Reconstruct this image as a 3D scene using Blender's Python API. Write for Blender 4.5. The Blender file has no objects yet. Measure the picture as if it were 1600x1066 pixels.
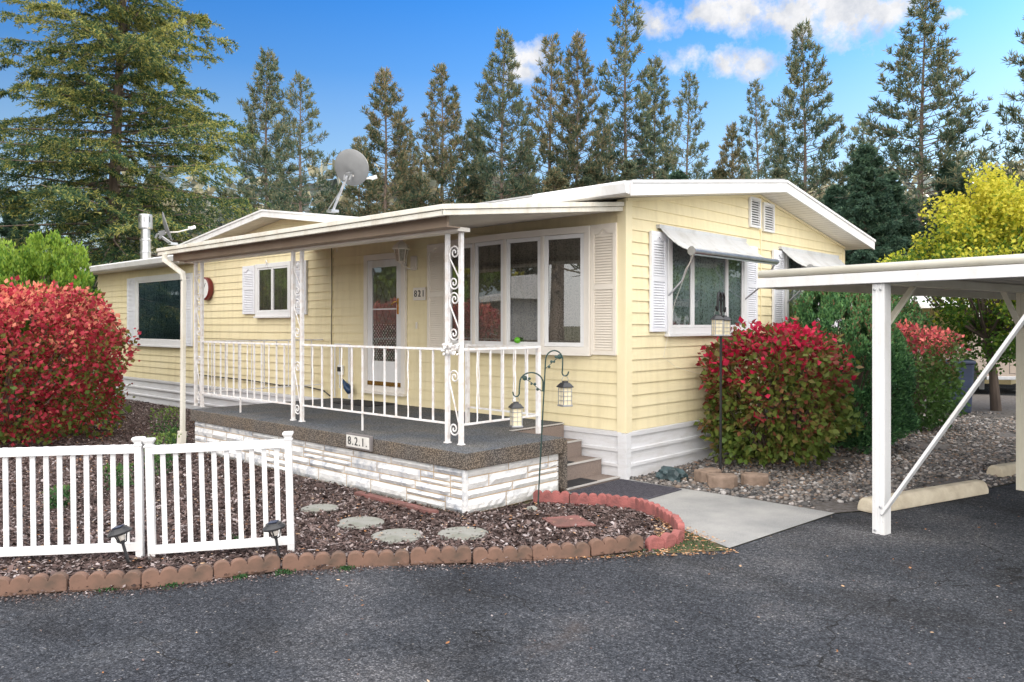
import bpy, bmesh, math, random
import numpy as np
from mathutils import Vector, Matrix
random.seed(7); rng = np.random.default_rng(7)
sc = bpy.context.scene
COL = sc.collection
R = math.radians; PI = math.pi

# ------------------------------------------------------------------ frame of the place
# house corner at the origin; porch wall runs along -X (faces -Y), gable wall runs along +Y (faces +X)
CA = R(43.2)
F = Vector((-math.sin(CA), math.cos(CA), 0)); RT = Vector((math.cos(CA), math.sin(CA), 0))
CAM = Vector((4.905, -6.985, 1.65))
def dirpx(px, py):
    return F + RT*((px-800)/1240) + Vector((0, 0, -(py-508)/1240))
def far(px, D, z=0.0):                      # ground point at a bearing and a depth from the viewpoint
    p = CAM + (F + RT*((px-800)/1240))*D
    return Vector((p.x, p.y, z))

# ------------------------------------------------------------------ materials
def nt(name):
    m = bpy.data.materials.new(name); m.use_nodes = True
    t = m.node_tree; b = t.nodes['Principled BSDF']; return m, t, b
def N(t, k, **kw):
    n = t.nodes.new(k)
    for a, v in kw.items():
        if hasattr(n, a): setattr(n, a, v)
        else: n.inputs[a.replace('_', ' ')].default_value = v
    return n
def L(t, a, b): t.links.new(a, b)
def ramp(t, fac, stops, interp='LINEAR'):
    r = t.nodes.new('ShaderNodeValToRGB'); r.color_ramp.interpolation = interp
    e = r.color_ramp.elements
    while len(e) < len(stops): e.new(0.5)
    for i, (p, c) in enumerate(stops):
        e[i].position = p; e[i].color = (*c, 1) if len(c) == 3 else c
    L(t, fac, r.inputs[0]); return r.outputs[0]
def mix(t, a, b, fac, mode='MIX'):
    n = t.nodes.new('ShaderNodeMix'); n.data_type = 'RGBA'; n.blend_type = mode
    for s, v in ((n.inputs[0], fac), (n.inputs[6], a), (n.inputs[7], b)):
        if hasattr(v, 'links') or hasattr(v, 'is_linked'): L(t, v, s)
        else: s.default_value = v if not isinstance(v, tuple) else ((*v, 1) if len(v) == 3 else v)
    return n.outputs[2]
def mth(t, op, a, b=0.0, c=0.0):
    n = t.nodes.new('ShaderNodeMath'); n.operation = op
    for i, v in enumerate((a, b, c)):
        if hasattr(v, 'is_linked'): L(t, v, n.inputs[i])
        else: n.inputs[i].default_value = v
    return n.outputs[0]
def coord(t, scale=(1, 1, 1), kind='Object'):
    tc = t.nodes.new('ShaderNodeTexCoord'); mp = t.nodes.new('ShaderNodeMapping')
    L(t, tc.outputs[kind], mp.inputs[0]); mp.inputs['Scale'].default_value = scale
    return mp.outputs[0]
def noise(t, vec, scale, detail=4, rough=.55):
    n = N(t, 'ShaderNodeTexNoise'); n.inputs['Scale'].default_value = scale
    n.inputs['Detail'].default_value = detail; n.inputs['Roughness'].default_value = rough
    L(t, vec, n.inputs['Vector']); return n.outputs[0]
def bump(t, b, h, strength, dist=.01):
    n = N(t, 'ShaderNodeBump'); n.inputs['Strength'].default_value = strength; n.inputs['Distance'].default_value = dist
    L(t, h, n.inputs['Height']); L(t, n.outputs[0], b.inputs['Normal'])
def simple(name, c1, c2=None, scale=3, rough=.5, bs=0, bscale=40, metal=0, stretch=(1, 1, 1), spec=.5, lo=.35, hi=.68):
    m, t, b = nt(name); v = coord(t, stretch)
    if c2 is None: c2 = tuple(x*.86 for x in c1)
    L(t, ramp(t, noise(t, v, scale, 6), [(lo, c1), (hi, c2)]), b.inputs['Base Color'])
    b.inputs['Roughness'].default_value = rough; b.inputs['Metallic'].default_value = metal
    b.inputs['Specular IOR Level'].default_value = spec
    if bs: bump(t, b, noise(t, v, bscale, 5), bs)
    return m
M = {}
def sidingm():
    m, t, b = nt('vinyl_siding'); g = N(t, 'ShaderNodeNewGeometry').outputs['Random Per Island']
    c = ramp(t, noise(t, coord(t, (.6, .6, 3)), 1.1, 6), [(.3, (.84, .745, .50)), (.7, (.80, .70, .44))])
    st = ramp(t, noise(t, coord(t, (3, 3, .35)), 2.6, 6, .65), [(.45, (1, 1, 1)), (.8, (.80, .78, .74))])
    c = mix(t, c, st, .7, 'MULTIPLY'); fleck = ramp(t, noise(t, coord(t), 55, 5, .7), [(.66, (1, 1, 1)), (.74, (.72, .68, .6))]); c = mix(t, c, fleck, .6, 'MULTIPLY')
    L(t, c, b.inputs['Base Color']); b.inputs['Roughness'].default_value = .5; b.inputs['Specular IOR Level'].default_value = .3
    bump(t, b, mth(t, 'ADD', noise(t, coord(t, (.8, .8, 5)), 2.2, 4), mth(t, 'MULTIPLY', noise(t, coord(t, (1, 1, 8)), 30, 3), .03)), .18, .02); return m
M['siding'] = sidingm()
M['trimY'] = simple('yellow_trim', (.84, .745, .50), (.81, .71, .45), 2, .5)
def grimy(name, base, dirt, rough=.42, amt=.5, streak=(1, 1, .25)):
    m, t, b = nt(name)
    n1 = ramp(t, noise(t, coord(t, streak), 5, 7, .65), [(.46, (0, 0, 0)), (.78, (1, 1, 1))]); n2 = ramp(t, noise(t, coord(t), 38, 5, .7), [(.60, (0, 0, 0)), (.72, (1, 1, 1))])
    c = mix(t, base, dirt, mth(t, 'MULTIPLY', n1, amt)); c = mix(t, c, tuple(x*.55 for x in dirt), mth(t, 'MULTIPLY', n2, amt*.55))
    L(t, c, b.inputs['Base Color']); b.inputs['Roughness'].default_value = rough; bump(t, b, noise(t, coord(t), 30, 4), .08); return m
M['white'] = grimy('white_paint', (.76, .76, .765), (.56, .53, .47), .42, .6)
M['vinylW'] = grimy('white_vinyl', (.78, .78, .785), (.62, .60, .55), .35, .35)
M['iron'] = simple('white_iron', (.80, .79, .79), (.60, .52, .46), 14, .45, .15, 60, lo=.45, hi=.8)
M['skirt'] = grimy('skirting_metal', (.72, .725, .75), (.50, .47, .43), .45, .6, (.5, .5, 3))
M['old'] = grimy('weathered_white', (.74, .715, .64), (.50, .43, .31), .5, .8)
M['beam'] = simple('beam_shade_tan', (.36, .275, .21), (.30, .225, .165), 3, .6)  # porch beam: shade on white put into the colour; door lattice truly tan
M['cream'] = simple('cream_metal', (.76, .73, .62), (.68, .64, .52), 3, .5, .1, 30)
M['frame'] = simple('window_frame', (.80, .755, .69), (.75, .705, .64), 4, .4)  # warm tint stands in for porch light on bow window and door frames
M['shutterS'] = simple('shutter_warmed_white', (.82, .76, .67), (.77, .71, .62), 4, .5)  # white shutters; warm cast under the porch roof put into the colour
M['shutter'] = simple('shutter_white', (.80, .81, .85), (.74, .75, .79), 4, .45)
M['galv'] = simple('galvanised', (.55, .56, .58), (.42, .43, .45), 8, .3, .05, 30, metal=.85)
M['dish'] = simple('dish_grey', (.19, .195, .20), (.15, .155, .16), 5, .5)
M['dark'] = simple('dark_metal', (.03, .032, .036), (.02, .02, .022), 8, .4)
M['inkblack'] = simple('black_iron', (.010, .011, .013), (.006, .006, .007), 8, .5)
M['green'] = simple('dark_green_iron', (.012, .05, .045), (.02, .04, .035), 20, .4)
M['black'] = simple('black_rubber', (.018, .018, .022), (.03, .03, .035), 60, .8, .6, 200)
M['brass'] = simple('brass', (.75, .5, .16), (.6, .36, .1), 10, .25, metal=.9)
M['conc'] = simple('concrete_stop', (.66, .59, .46), (.50, .43, .32), 7, .9, .8, 60)
M['conc'].name = 'tan_concrete'
M['block'] = simple('paver_block', (.30, .22, .17), (.17, .12, .09), 9, .9, .8, 60)
M['rockG'] = simple('green_rock', (.06, .10, .11), (.015, .03, .035), 6, .45, .8, 12)
M['bark'] = simple('bark', (.22, .17, .135), (.09, .07, .055), 6, .95, 1, 14, stretch=(1, 1, .25))
M['darkbark'] = simple('dark_bark', (.10, .075, .06), (.04, .03, .025), 6, .95, 1, 14, stretch=(1, 1, .25))
M['barkP'] = simple('pine_bark', (.24, .18, .15), (.12, .095, .08), 3, .95, 1, 8, stretch=(1, 1, .3))
M['twig'] = simple('twigs', (.13, .09, .07), (.07, .05, .04), 9, .9)
M['orange'] = simple('leaf_litter', (.42, .16, .05), (.25, .08, .03), 20, .8)
M['blueplastic'] = simple('blue_plastic', (.02, .06, .14), (.015, .04, .1), 6, .4)
M['navy'] = simple('navy_bin', (.03, .045, .09), (.02, .03, .06), 6, .45)
M['tanpaint'] = simple('tan_car_paint', (.40, .33, .27), (.37, .30, .25), 2, .25, spec=.7)
M['tyre'] = simple('tyre_rubber', (.02, .02, .02), (.03, .03, .03), 12, .8)
M['red'] = simple('dark_red', (.16, .01, .015), (.12, .01, .01), 6, .4)
M['carglass'] = simple('car_glass', (.02, .025, .03), (.015, .02, .02), 3, .05)
M['roofing'] = simple('grey_roofing', (.42, .42, .42), (.32, .32, .32), 8, .8, .4, 80)
M['clearplast'] = simple('green_float', (.15, .5, .02), (.1, .4, .02), 4, .3)

def carpet():
    m, t, b = nt('porch_carpet'); v = coord(t)
    vo = N(t, 'ShaderNodeTexVoronoi'); vo.inputs['Scale'].default_value = 75; L(t, v, vo.inputs['Vector'])
    c = ramp(t, vo.outputs['Distance'], [(.1, (.33, .285, .235)), (.62, (.085, .075, .065))])
    c2 = ramp(t, noise(t, v, 2.2, 5), [(.35, (.82, .86, .95)), (.7, (1.15, 1.05, .95))])
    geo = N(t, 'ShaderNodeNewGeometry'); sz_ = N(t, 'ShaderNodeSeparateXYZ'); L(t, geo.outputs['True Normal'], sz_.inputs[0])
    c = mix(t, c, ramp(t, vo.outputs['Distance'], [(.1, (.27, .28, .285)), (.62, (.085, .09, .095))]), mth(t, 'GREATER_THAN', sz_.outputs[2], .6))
    L(t, mix(t, c, c2, 1.0, 'MULTIPLY'), b.inputs['Base Color']); b.inputs['Roughness'].default_value = .95
    b.inputs['Specular IOR Level'].default_value = .1
    bump(t, b, mth(t, 'ADD', mth(t, 'MULTIPLY', vo.outputs['Distance'], -1.0), noise(t, v, 160, 3)), .9, .006); return m
M['carpet'] = carpet()
def stepm():
    m, t, b = nt('step_paint'); v = coord(t)
    L(t, ramp(t, noise(t, v, 120, 3), [(.35, (.27, .215, .185)), (.65, (.19, .15, .13))]), b.inputs['Base Color'])
    b.inputs['Roughness'].default_value = .9; bump(t, b, noise(t, v, 150, 3), .5, .004); return m
M['step'] = stepm()
def stonem():
    m, t, b = nt('white_ledgestone'); v = coord(t)
    isl = N(t, 'ShaderNodeNewGeometry').outputs['Random Per Island']
    n1 = noise(t, v, 7, 8, .7); n2 = noise(t, v, 1.3, 3)
    veins = ramp(t, mth(t, 'ADD', n1, mth(t, 'MULTIPLY', n2, .25)), [(.44, (.24, .27, .32)), (.54, (.52, .54, .58)), (.66, (.76, .755, .75))])
    c = mix(t, veins, (.76, .755, .74), mth(t, 'GREATER_THAN', isl, .55))
    c = mix(t, c, veins, .4)
    L(t, c, b.inputs['Base Color']); b.inputs['Roughness'].default_value = .8
    bump(t, b, noise(t, coord(t, (1, 1, 2.5)), 14, 7, .7), .7, .02); return m
M['stone'] = stonem()
M['mortar'] = simple('tan_mortar', (.56, .40, .24), (.42, .30, .18), 12, .9, .4, 80)
def asphalt():
    m, t, b = nt('asphalt'); v = coord(t)
    big = ramp(t, noise(t, v, .55, 6, .6), [(.36, (.040, .044, .052)), (.52, (.060, .065, .074)), (.68, (.105, .106, .112))])
    ag = N(t, 'ShaderNodeTexVoronoi'); ag.inputs['Scale'].default_value = 120; L(t, v, ag.inputs['Vector'])
    sg_ = t.nodes.new('ShaderNodeSeparateColor'); L(t, ag.outputs['Color'], sg_.inputs[0])
    fine = ramp(t, sg_.outputs[1], [(0, (.50, .51, .53)), (.45, (.85, .86, .88)), (.8, (1.2, 1.2, 1.22)), (.97, (2.2, 2.15, 2.1))])
    fine = mix(t, fine, ramp(t, noise(t, v, 28, 5, .8), [(.40, (.66, .66, .67)), (.60, (1.4, 1.4, 1.4))]), 1.0, 'MULTIPLY')
    c = mix(t, big, fine, 1.0, 'MULTIPLY')
    vo = N(t, 'ShaderNodeTexVoronoi'); vo.inputs['Scale'].default_value = 22; vo.inputs['Randomness'].default_value = 1; L(t, v, vo.inputs['Vector'])
    spot = mth(t, 'LESS_THAN', vo.outputs['Distance'], .13)
    sel = mth(t, 'GREATER_THAN', N(t, 'ShaderNodeSeparateColor').outputs[0], .5)
    sp = t.nodes.new('ShaderNodeSeparateColor'); L(t, vo.outputs['Color'], sp.inputs[0])
    sel = mth(t, 'GREATER_THAN', sp.outputs[0], .72)
    c = mix(t, c, (.26, .25, .24), mth(t, 'MULTIPLY', spot, sel))
    st = ramp(t, noise(t, coord(t, (.6, 1.1, 1)), 1.1, 6, .65), [(.40, (1.25, 1.22, 1.2)), (.52, (1, 1, 1)), (.60, (.80, .78, .76)), (.68, (.66, .64, .62))])
    c = mix(t, c, st, .9, 'MULTIPLY')
    rust = ramp(t, noise(t, coord(t, (.9, .5, 1)), 1.9, 7, .7), [(.60, (0, 0, 0)), (.70, (1, 1, 1))]); c = mix(t, c, (.105, .080, .068), mth(t, 'MULTIPLY', rust, .45))
    wv = N(t, 'ShaderNodeVectorMath'); wv.operation = 'ADD'; L(t, v, wv.inputs[0]); wn = N(t, 'ShaderNodeTexNoise'); wn.inputs['Scale'].default_value = 1.6; wn.inputs['Detail'].default_value = 6; L(t, v, wn.inputs['Vector']); L(t, wn.outputs['Color'], wv.inputs[1])
    ed = N(t, 'ShaderNodeTexVoronoi'); ed.feature = 'DISTANCE_TO_EDGE'; ed.inputs['Scale'].default_value = .42; L(t, wv.outputs[0], ed.inputs['Vector'])
    ck = mth(t, 'MULTIPLY', mth(t, 'LESS_THAN', ed.outputs['Distance'], .0022), mth(t, 'GREATER_THAN', noise(t, v, .8, 2), .52))
    c = mix(t, c, (.018, .018, .018), mth(t, 'MULTIPLY', ck, .8))
    L(t, c, b.inputs['Base Color']); b.inputs['Roughness'].default_value = .92; b.inputs['Specular IOR Level'].default_value = .15
    bump(t, b, mth(t, 'ADD', mth(t, 'MULTIPLY', ag.outputs['Distance'], -.6), mth(t, 'MULTIPLY', noise(t, v, 30, 5, .75), .8)), .9, .02); return m
M['asphalt'] = asphalt()
def concm():
    m, t, b = nt('path_concrete'); v = coord(t)
    a = ramp(t, noise(t, v, 1.6, 6, .6), [(.32, (.25, .255, .255)), (.68, (.39, .385, .375))])
    f = ramp(t, noise(t, v, 140, 4, .7), [(.36, (.70, .70, .70)), (.64, (1.2, 1.2, 1.2))])
    L(t, mix(t, a, f, 1.0, 'MULTIPLY'), b.inputs['Base Color']); b.inputs['Roughness'].default_value = .9
    bump(t, b, noise(t, v, 140, 4), .6, .006); return m
M['path'] = concm()
def islandmat(name, stops, rough=.9, nscale=0, bs=0):
    m, t, b = nt(name)
    isl = N(t, 'ShaderNodeNewGeometry').outputs['Random Per Island']
    c = ramp(t, isl, stops)
    if nscale: c = mix(t, c, ramp(t, noise(t, coord(t), nscale, 4), [(.35, (.75, .75, .75)), (.7, (1.2, 1.2, 1.2))]), 1.0, 'MULTIPLY')
    L(t, c, b.inputs['Base Color']); b.inputs['Roughness'].default_value = rough
    b.inputs['Specular IOR Level'].default_value = .25
    if bs: bump(t, b, noise(t, coord(t), 60, 4), bs, .01)
    return m
M['chips'] = islandmat('bark_chips', [(0, (.035, .025, .024)), (.35, (.075, .05, .045)), (.6, (.13, .088, .08)), (.85, (.22, .17, .16)), (.97, (.42, .37, .37))], nscale=3)
M['pebble'] = islandmat('river_pebbles', [(0, (.06, .058, .058)), (.3, (.13, .125, .125)), (.6, (.24, .22, .205)), (.8, (.21, .155, .12)), (.95, (.46, .44, .43))], .75, 2)
M['litter'] = islandmat('dry_leaves', [(0, (.20, .10, .05)), (.4, (.38, .17, .07)), (.7, (.5, .33, .2)), (1, (.55, .42, .3))], .8)
M['brick'] = grimy('weathered_edging', (.19, .11, .08), (.075, .058, .045), .95, .95, (1, 1, 1))
M['brickred'] = simple('red_edging', (.36, .12, .11), (.21, .08, .075), 11, .95, .9, 60)
M['mulchbase'] = simple('mulch_soil', (.05, .033, .03), (.11, .075, .068), 30, .95, 1, 40)
M['soil'] = simple('mossy_soil', (.10, .075, .045), (.05, .07, .025), 5, .95, 1, 40)
M['gravelbase'] = simple('gravel_base', (.16, .15, .145), (.08, .065, .055), 18, .95, 1, 60)
M['grass'] = simple('far_ground', (.07, .085, .035), (.13, .11, .06), .4, .95, .5, 3)
M['stepstone'] = grimy('step_stone', (.26, .26, .24), (.13, .14, .10), .95, .9, (1, 1, 1))
M['reddust'] = simple('red_dust', (.24, .10, .09), (.13, .07, .06), 9, .95, .8, 60)
M['matgrey'] = simple('grey_rubber_mat', (.10, .095, .115), (.045, .045, .06), 40, .8, .8, 90)

def leafmat(name, stops, zlo, zhi, spread=.5, trans=.35, rough=.55, nscale=1.5, gain=1.0):
    """colour runs over a ramp by a mix of height in the plant, clump noise and a random value per leaf"""
    m, t, b = nt(name)
    g = N(t, 'ShaderNodeNewGeometry'); tc = N(t, 'ShaderNodeTexCoord')
    s = N(t, 'ShaderNodeSeparateXYZ'); L(t, tc.outputs['Object'], s.inputs[0])
    mr = N(t, 'ShaderNodeMapRange'); L(t, s.outputs[2], mr.inputs[0]); mr.inputs[1].default_value = zlo; mr.inputs[2].default_value = zhi
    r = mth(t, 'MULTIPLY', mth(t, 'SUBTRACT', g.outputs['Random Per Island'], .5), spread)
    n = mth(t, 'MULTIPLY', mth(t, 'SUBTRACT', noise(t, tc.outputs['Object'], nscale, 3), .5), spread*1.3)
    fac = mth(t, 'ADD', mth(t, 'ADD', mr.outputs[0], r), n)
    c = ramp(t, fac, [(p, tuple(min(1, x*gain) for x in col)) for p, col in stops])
    L(t, c, b.inputs['Base Color']); b.inputs['Roughness'].default_value = rough; b.inputs['Specular IOR Level'].default_value = .3
    tr = N(t, 'ShaderNodeBsdfTranslucent'); L(t, c, tr.inputs[0])
    mx = N(t, 'ShaderNodeMixShader'); mx.inputs[0].default_value = trans
    L(t, b.outputs[0], mx.inputs[1]); L(t, tr.outputs[0], mx.inputs[2])
    L(t, mx.outputs[0], t.nodes['Material Output'].inputs[0]); return m
M['leafL'] = leafmat('burning_bush_left', [(0, (.09, .15, .03)), (.22, (.17, .18, .04)), (.34, (.17, .07, .03)), (.46, (.26, .025, .035)), (.68, (.46, .035, .065)), (.88, (.62, .09, .12)), (1, (.74, .27, .18))], -.7, 2.75, .85, .4)  # palest top stop stands in for sunlight on the crown
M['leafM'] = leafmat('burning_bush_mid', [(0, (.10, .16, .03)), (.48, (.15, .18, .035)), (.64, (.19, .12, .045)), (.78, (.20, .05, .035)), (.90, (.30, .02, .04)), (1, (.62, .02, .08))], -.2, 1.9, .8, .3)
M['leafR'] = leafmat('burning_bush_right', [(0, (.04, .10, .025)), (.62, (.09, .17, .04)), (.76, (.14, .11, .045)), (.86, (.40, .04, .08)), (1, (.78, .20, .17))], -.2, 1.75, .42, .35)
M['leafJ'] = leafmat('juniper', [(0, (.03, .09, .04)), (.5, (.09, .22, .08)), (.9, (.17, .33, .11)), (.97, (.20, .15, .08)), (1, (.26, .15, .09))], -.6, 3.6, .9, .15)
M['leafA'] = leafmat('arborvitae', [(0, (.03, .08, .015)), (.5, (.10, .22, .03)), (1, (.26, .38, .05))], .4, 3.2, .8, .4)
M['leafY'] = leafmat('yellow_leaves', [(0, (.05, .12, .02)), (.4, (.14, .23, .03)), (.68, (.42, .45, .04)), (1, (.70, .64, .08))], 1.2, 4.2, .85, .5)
M['leafF'] = leafmat('fir_needles', [(0, (.02, .06, .035)), (.42, (.055, .115, .052)), (.70, (.13, .18, .06)), (1, (.40, .38, .11))], -7, 18, 1.2, .45, nscale=.9)  # yellow end of the ramp stands in for sunlit needle tips
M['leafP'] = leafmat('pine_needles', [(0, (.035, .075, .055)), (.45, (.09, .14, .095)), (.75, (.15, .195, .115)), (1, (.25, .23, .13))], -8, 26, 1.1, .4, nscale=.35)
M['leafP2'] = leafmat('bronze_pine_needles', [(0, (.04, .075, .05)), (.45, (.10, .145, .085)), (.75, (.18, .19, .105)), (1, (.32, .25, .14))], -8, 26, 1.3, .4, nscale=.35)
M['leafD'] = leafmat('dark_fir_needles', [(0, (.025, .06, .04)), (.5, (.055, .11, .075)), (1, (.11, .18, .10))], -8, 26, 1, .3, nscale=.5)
M['leafH'] = leafmat('haze_tinted_wood', [(0, (.13, .16, .16)), (.5, (.20, .22, .19)), (1, (.34, .31, .20))], 0, 25, 1.2, .3, nscale=.06)  # distance haze put into pale blue-grey leaf colours
M['weed'] = leafmat('weed_leaves', [(0, (.03, .09, .03)), (.5, (.07, .16, .05)), (1, (.16, .24, .05))], 0, .35, .6, .3)

def glassmat(name, dens=.55, tint=(.75, .8, .82)):
    m, t, b = nt(name)
    tr = N(t, 'ShaderNodeBsdfTransparent'); tr.inputs[0].default_value = (*tint, 1)
    gl = N(t, 'ShaderNodeBsdfGlossy'); gl.inputs['Roughness'].default_value = .01; gl.inputs[0].default_value = (.95, .95, .95, 1)
    fr = N(t, 'ShaderNodeFresnel'); fr.inputs[0].default_value = 1.6
    f = mth(t, 'ADD', mth(t, 'MULTIPLY', fr.outputs[0], 1.05), dens)
    mx = N(t, 'ShaderNodeMixShader'); L(t, f, mx.inputs[0]); L(t, tr.outputs[0], mx.inputs[1]); L(t, gl.outputs[0], mx.inputs[2])
    L(t, mx.outputs[0], t.nodes['Material Output'].inputs[0]); return m
M['glass'] = glassmat('window_glass', .10)
def lace(name, dark, light, sc_=26):
    m, t, b = nt(name); v = coord(t, (1, 1, 1))
    vo = N(t, 'ShaderNodeTexVoronoi'); vo.inputs['Scale'].default_value = sc_; L(t, v, vo.inputs['Vector'])
    w = noise(t, coord(t, (9, 9, .6)), 2.0, 3)
    a = mth(t, 'ADD', mth(t, 'MULTIPLY', vo.outputs['Distance'], .7), mth(t, 'MULTIPLY', w, .75))
    L(t, ramp(t, a, [(.4, dark), (.78, light)]), b.inputs['Base Color']); b.inputs['Roughness'].default_value = 1; return m
M['laceB'] = lace('lace_curtain_brown', (.06, .048, .04), (.30, .25, .20), 60)
M['laceG'] = lace('lace_curtain_grey', (.07, .085, .085), (.42, .48, .47), 40)
M['laceT'] = lace('lace_curtain_teal', (.04, .075, .09), (.20, .29, .33), 28)
def lattice():
    m, t, b = nt('door_lace'); v = coord(t)
    vo = N(t, 'ShaderNodeTexVoronoi'); vo.inputs['Scale'].default_value = 24; vo.inputs['Randomness'].default_value = .15
    mp = t.nodes.new('ShaderNodeMapping'); L(t, v, mp.inputs[0]); mp.inputs['Rotation'].default_value = (0, R(45), 0); L(t, mp.outputs[0], vo.inputs['Vector'])
    L(t, ramp(t, vo.outputs['Distance'], [(.30, (.86, .84, .76)), (.42, (.17, .15, .13))]), b.inputs['Base Color']); return m
M['doorlace'] = lattice()

# ------------------------------------------------------------------ mesh helpers
class MB:
    def __init__(s): s.v = []; s.f = []
    def add(s, vs, fs):
        o = len(s.v); s.v += [tuple(p) for p in vs]; s.f += [tuple(i+o for i in f) for f in fs]; return s
    def box(s, a, b):
        (x0, y0, z0), (x1, y1, z1) = a, b
        x0, x1 = sorted((x0, x1)); y0, y1 = sorted((y0, y1)); z0, z1 = sorted((z0, z1))
        return s.add([(x0,y0,z0),(x1,y0,z0),(x1,y1,z0),(x0,y1,z0),(x0,y0,z1),(x1,y0,z1),(x1,y1,z1),(x0,y1,z1)],
              [(0,3,2,1),(4,5,6,7),(0,1,5,4),(1,2,6,5),(2,3,7,6),(3,0,4,7)])
    def bar(s, p, q, w, h=None, up=(0, 0, 1)):
        h = h or w; p = Vector(p); q = Vector(q); d = (q-p).normalized(); up = Vector(up)
        if abs(d.dot(up)) > .95: up = Vector((0, 1, 0)) if abs(d.y) < .9 else Vector((1, 0, 0))
        a = d.cross(up).normalized()*w/2; b = a.cross(d).normalized()*h/2
        vs = [p-a-b, p+a-b, p+a+b, p-a+b, q-a-b, q+a-b, q+a+b, q-a+b]
        return s.add(vs, [(0,3,2,1),(4,5,6,7),(0,1,5,4),(1,2,6,5),(2,3,7,6),(3,0,4,7)])
    def tube(s, pts, r, n=6, cap=True):
        pts = [Vector(p) for p in pts]; rs = r if hasattr(r, '__len__') else [r]*len(pts)
        o = len(s.v); prev = None
        for i, p in enumerate(pts):
            d = (pts[min(i+1, len(pts)-1)]-pts[max(i-1, 0)])
            d = d.normalized() if d.length > 1e-9 else Vector((0, 0, 1))
            if prev is None:
                a = d.cross(Vector((0, 0, 1))) if abs(d.z) < .9 else d.cross(Vector((1, 0, 0)))
            else: a = prev - d*prev.dot(d)
            a.normalize(); prev = a; b = d.cross(a)
            for k in range(n):
                t = 2*PI*k/n; s.v.append(tuple(p+(a*math.cos(t)+b*math.sin(t))*rs[i]))
        for i in range(len(pts)-1):
            for k in range(n):
                s.f.append((o+i*n+k, o+i*n+(k+1) % n, o+(i+1)*n+(k+1) % n, o+(i+1)*n+k))
        if cap:
            s.f.append(tuple(o+k for k in reversed(range(n)))); s.f.append(tuple(o+(len(pts)-1)*n+k for k in range(n)))
        return s
    def lathe(s, prof, c=(0, 0, 0), n=16, rot=0, axis=None):
        o = len(s.v); mt = axis or Matrix.Identity(3)
        for (r, z) in prof:
            for k in range(n):
                t = 2*PI*k/n+rot; p = mt @ Vector((r*math.cos(t), r*math.sin(t), z)); s.v.append((c[0]+p.x, c[1]+p.y, c[2]+p.z))
        for i in range(len(prof)-1):
            for k in range(n): s.f.append((o+i*n+k, o+i*n+(k+1) % n, o+(i+1)*n+(k+1) % n, o+(i+1)*n+k))
        s.f.append(tuple(o+k for k in reversed(range(n)))); s.f.append(tuple(o+(len(prof)-1)*n+k for k in range(n)))
        return s
    def prism(s, poly, vec):                # poly: 3-D outline, vec: extrusion
        n = len(poly); vec = Vector(vec); vs = [Vector(p) for p in poly]+[Vector(p)+vec for p in poly]
        return s.add(vs, [tuple(range(n))[::-1], tuple(range(n, 2*n))]+[(i, (i+1) % n, n+(i+1) % n, n+i) for i in range(n)])
    def build(s, name, mat, parent=None, bevel=0, smooth=False, loc=None, clip=None):
        me = bpy.data.meshes.new(name); me.from_pydata(s.v, [], s.f)
        bm = bmesh.new(); bm.from_mesh(me)
        if clip:
            for co, no in clip:
                bmesh.ops.bisect_plane(bm, geom=bm.verts[:]+bm.edges[:]+bm.faces[:], plane_co=co, plane_no=no, clear_outer=True)
        if bevel:
            bmesh.ops.bevel(bm, geom=[e for e in bm.edges], offset=bevel, segments=2, affect='EDGES', profile=.6)
        bmesh.ops.recalc_face_normals(bm, faces=bm.faces); bm.to_mesh(me); bm.free()
        if smooth:
            for p in me.polygons: p.use_smooth = True
        return link(name, me, mat, parent, loc)
def link(name, me, mat, parent=None, loc=None):
    o = bpy.data.objects.new(name, me); COL.objects.link(o)
    if mat is not None: me.materials.append(M[mat] if isinstance(mat, str) else mat)
    if parent is not None: o.parent = parent
    if loc is not None: o.location = loc
    return o
def npmesh(name, V, k):                     # V: (n*k,3) vertices, faces of k consecutive verts
    me = bpy.data.meshes.new(name); V = np.asarray(V, dtype=np.float32).reshape(-1, 3); n = len(V)//k
    me.vertices.add(len(V)); me.vertices.foreach_set('co', V.ravel())
    me.loops.add(n*k); me.loops.foreach_set('vertex_index', np.arange(n*k, dtype=np.int32))
    me.polygons.add(n); me.polygons.foreach_set('loop_start', np.arange(0, n*k, k, dtype=np.int32))
    me.polygons.foreach_set('loop_total', np.full(n, k, dtype=np.int32)); me.update(calc_edges=True); return me
def tag(o, label=None, cat=None, group=None, kind=None):
    if label: o['label'] = label
    if cat: o['category'] = cat
    if group: o['group'] = group
    if kind: o['kind'] = kind
    return o
def empty(name, label, cat, loc=(0, 0, 0), rotz=0, group=None):
    o = bpy.data.objects.new(name, None); COL.objects.link(o); o.location = loc; o.rotation_euler = (0, 0, rotz)
    o.empty_display_size = .1
    return tag(o, label, cat, group)
def dup(root, loc, rotz=0, label=None, scale=None, cat=None, group=None, rot=None):
    r = root.copy(); COL.objects.link(r); r.location = loc; r.rotation_euler = rot or (0, 0, rotz)
    if scale is not None: r.scale = scale if hasattr(scale, '__len__') else (scale,)*3
    if label: r['label'] = label
    if group: r['group'] = group
    for ch in list(root.children):
        c = ch.copy(); COL.objects.link(c); c.parent = r
        for g in list(ch.children):
            d = g.copy(); COL.objects.link(d); d.parent = c
    return r
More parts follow.
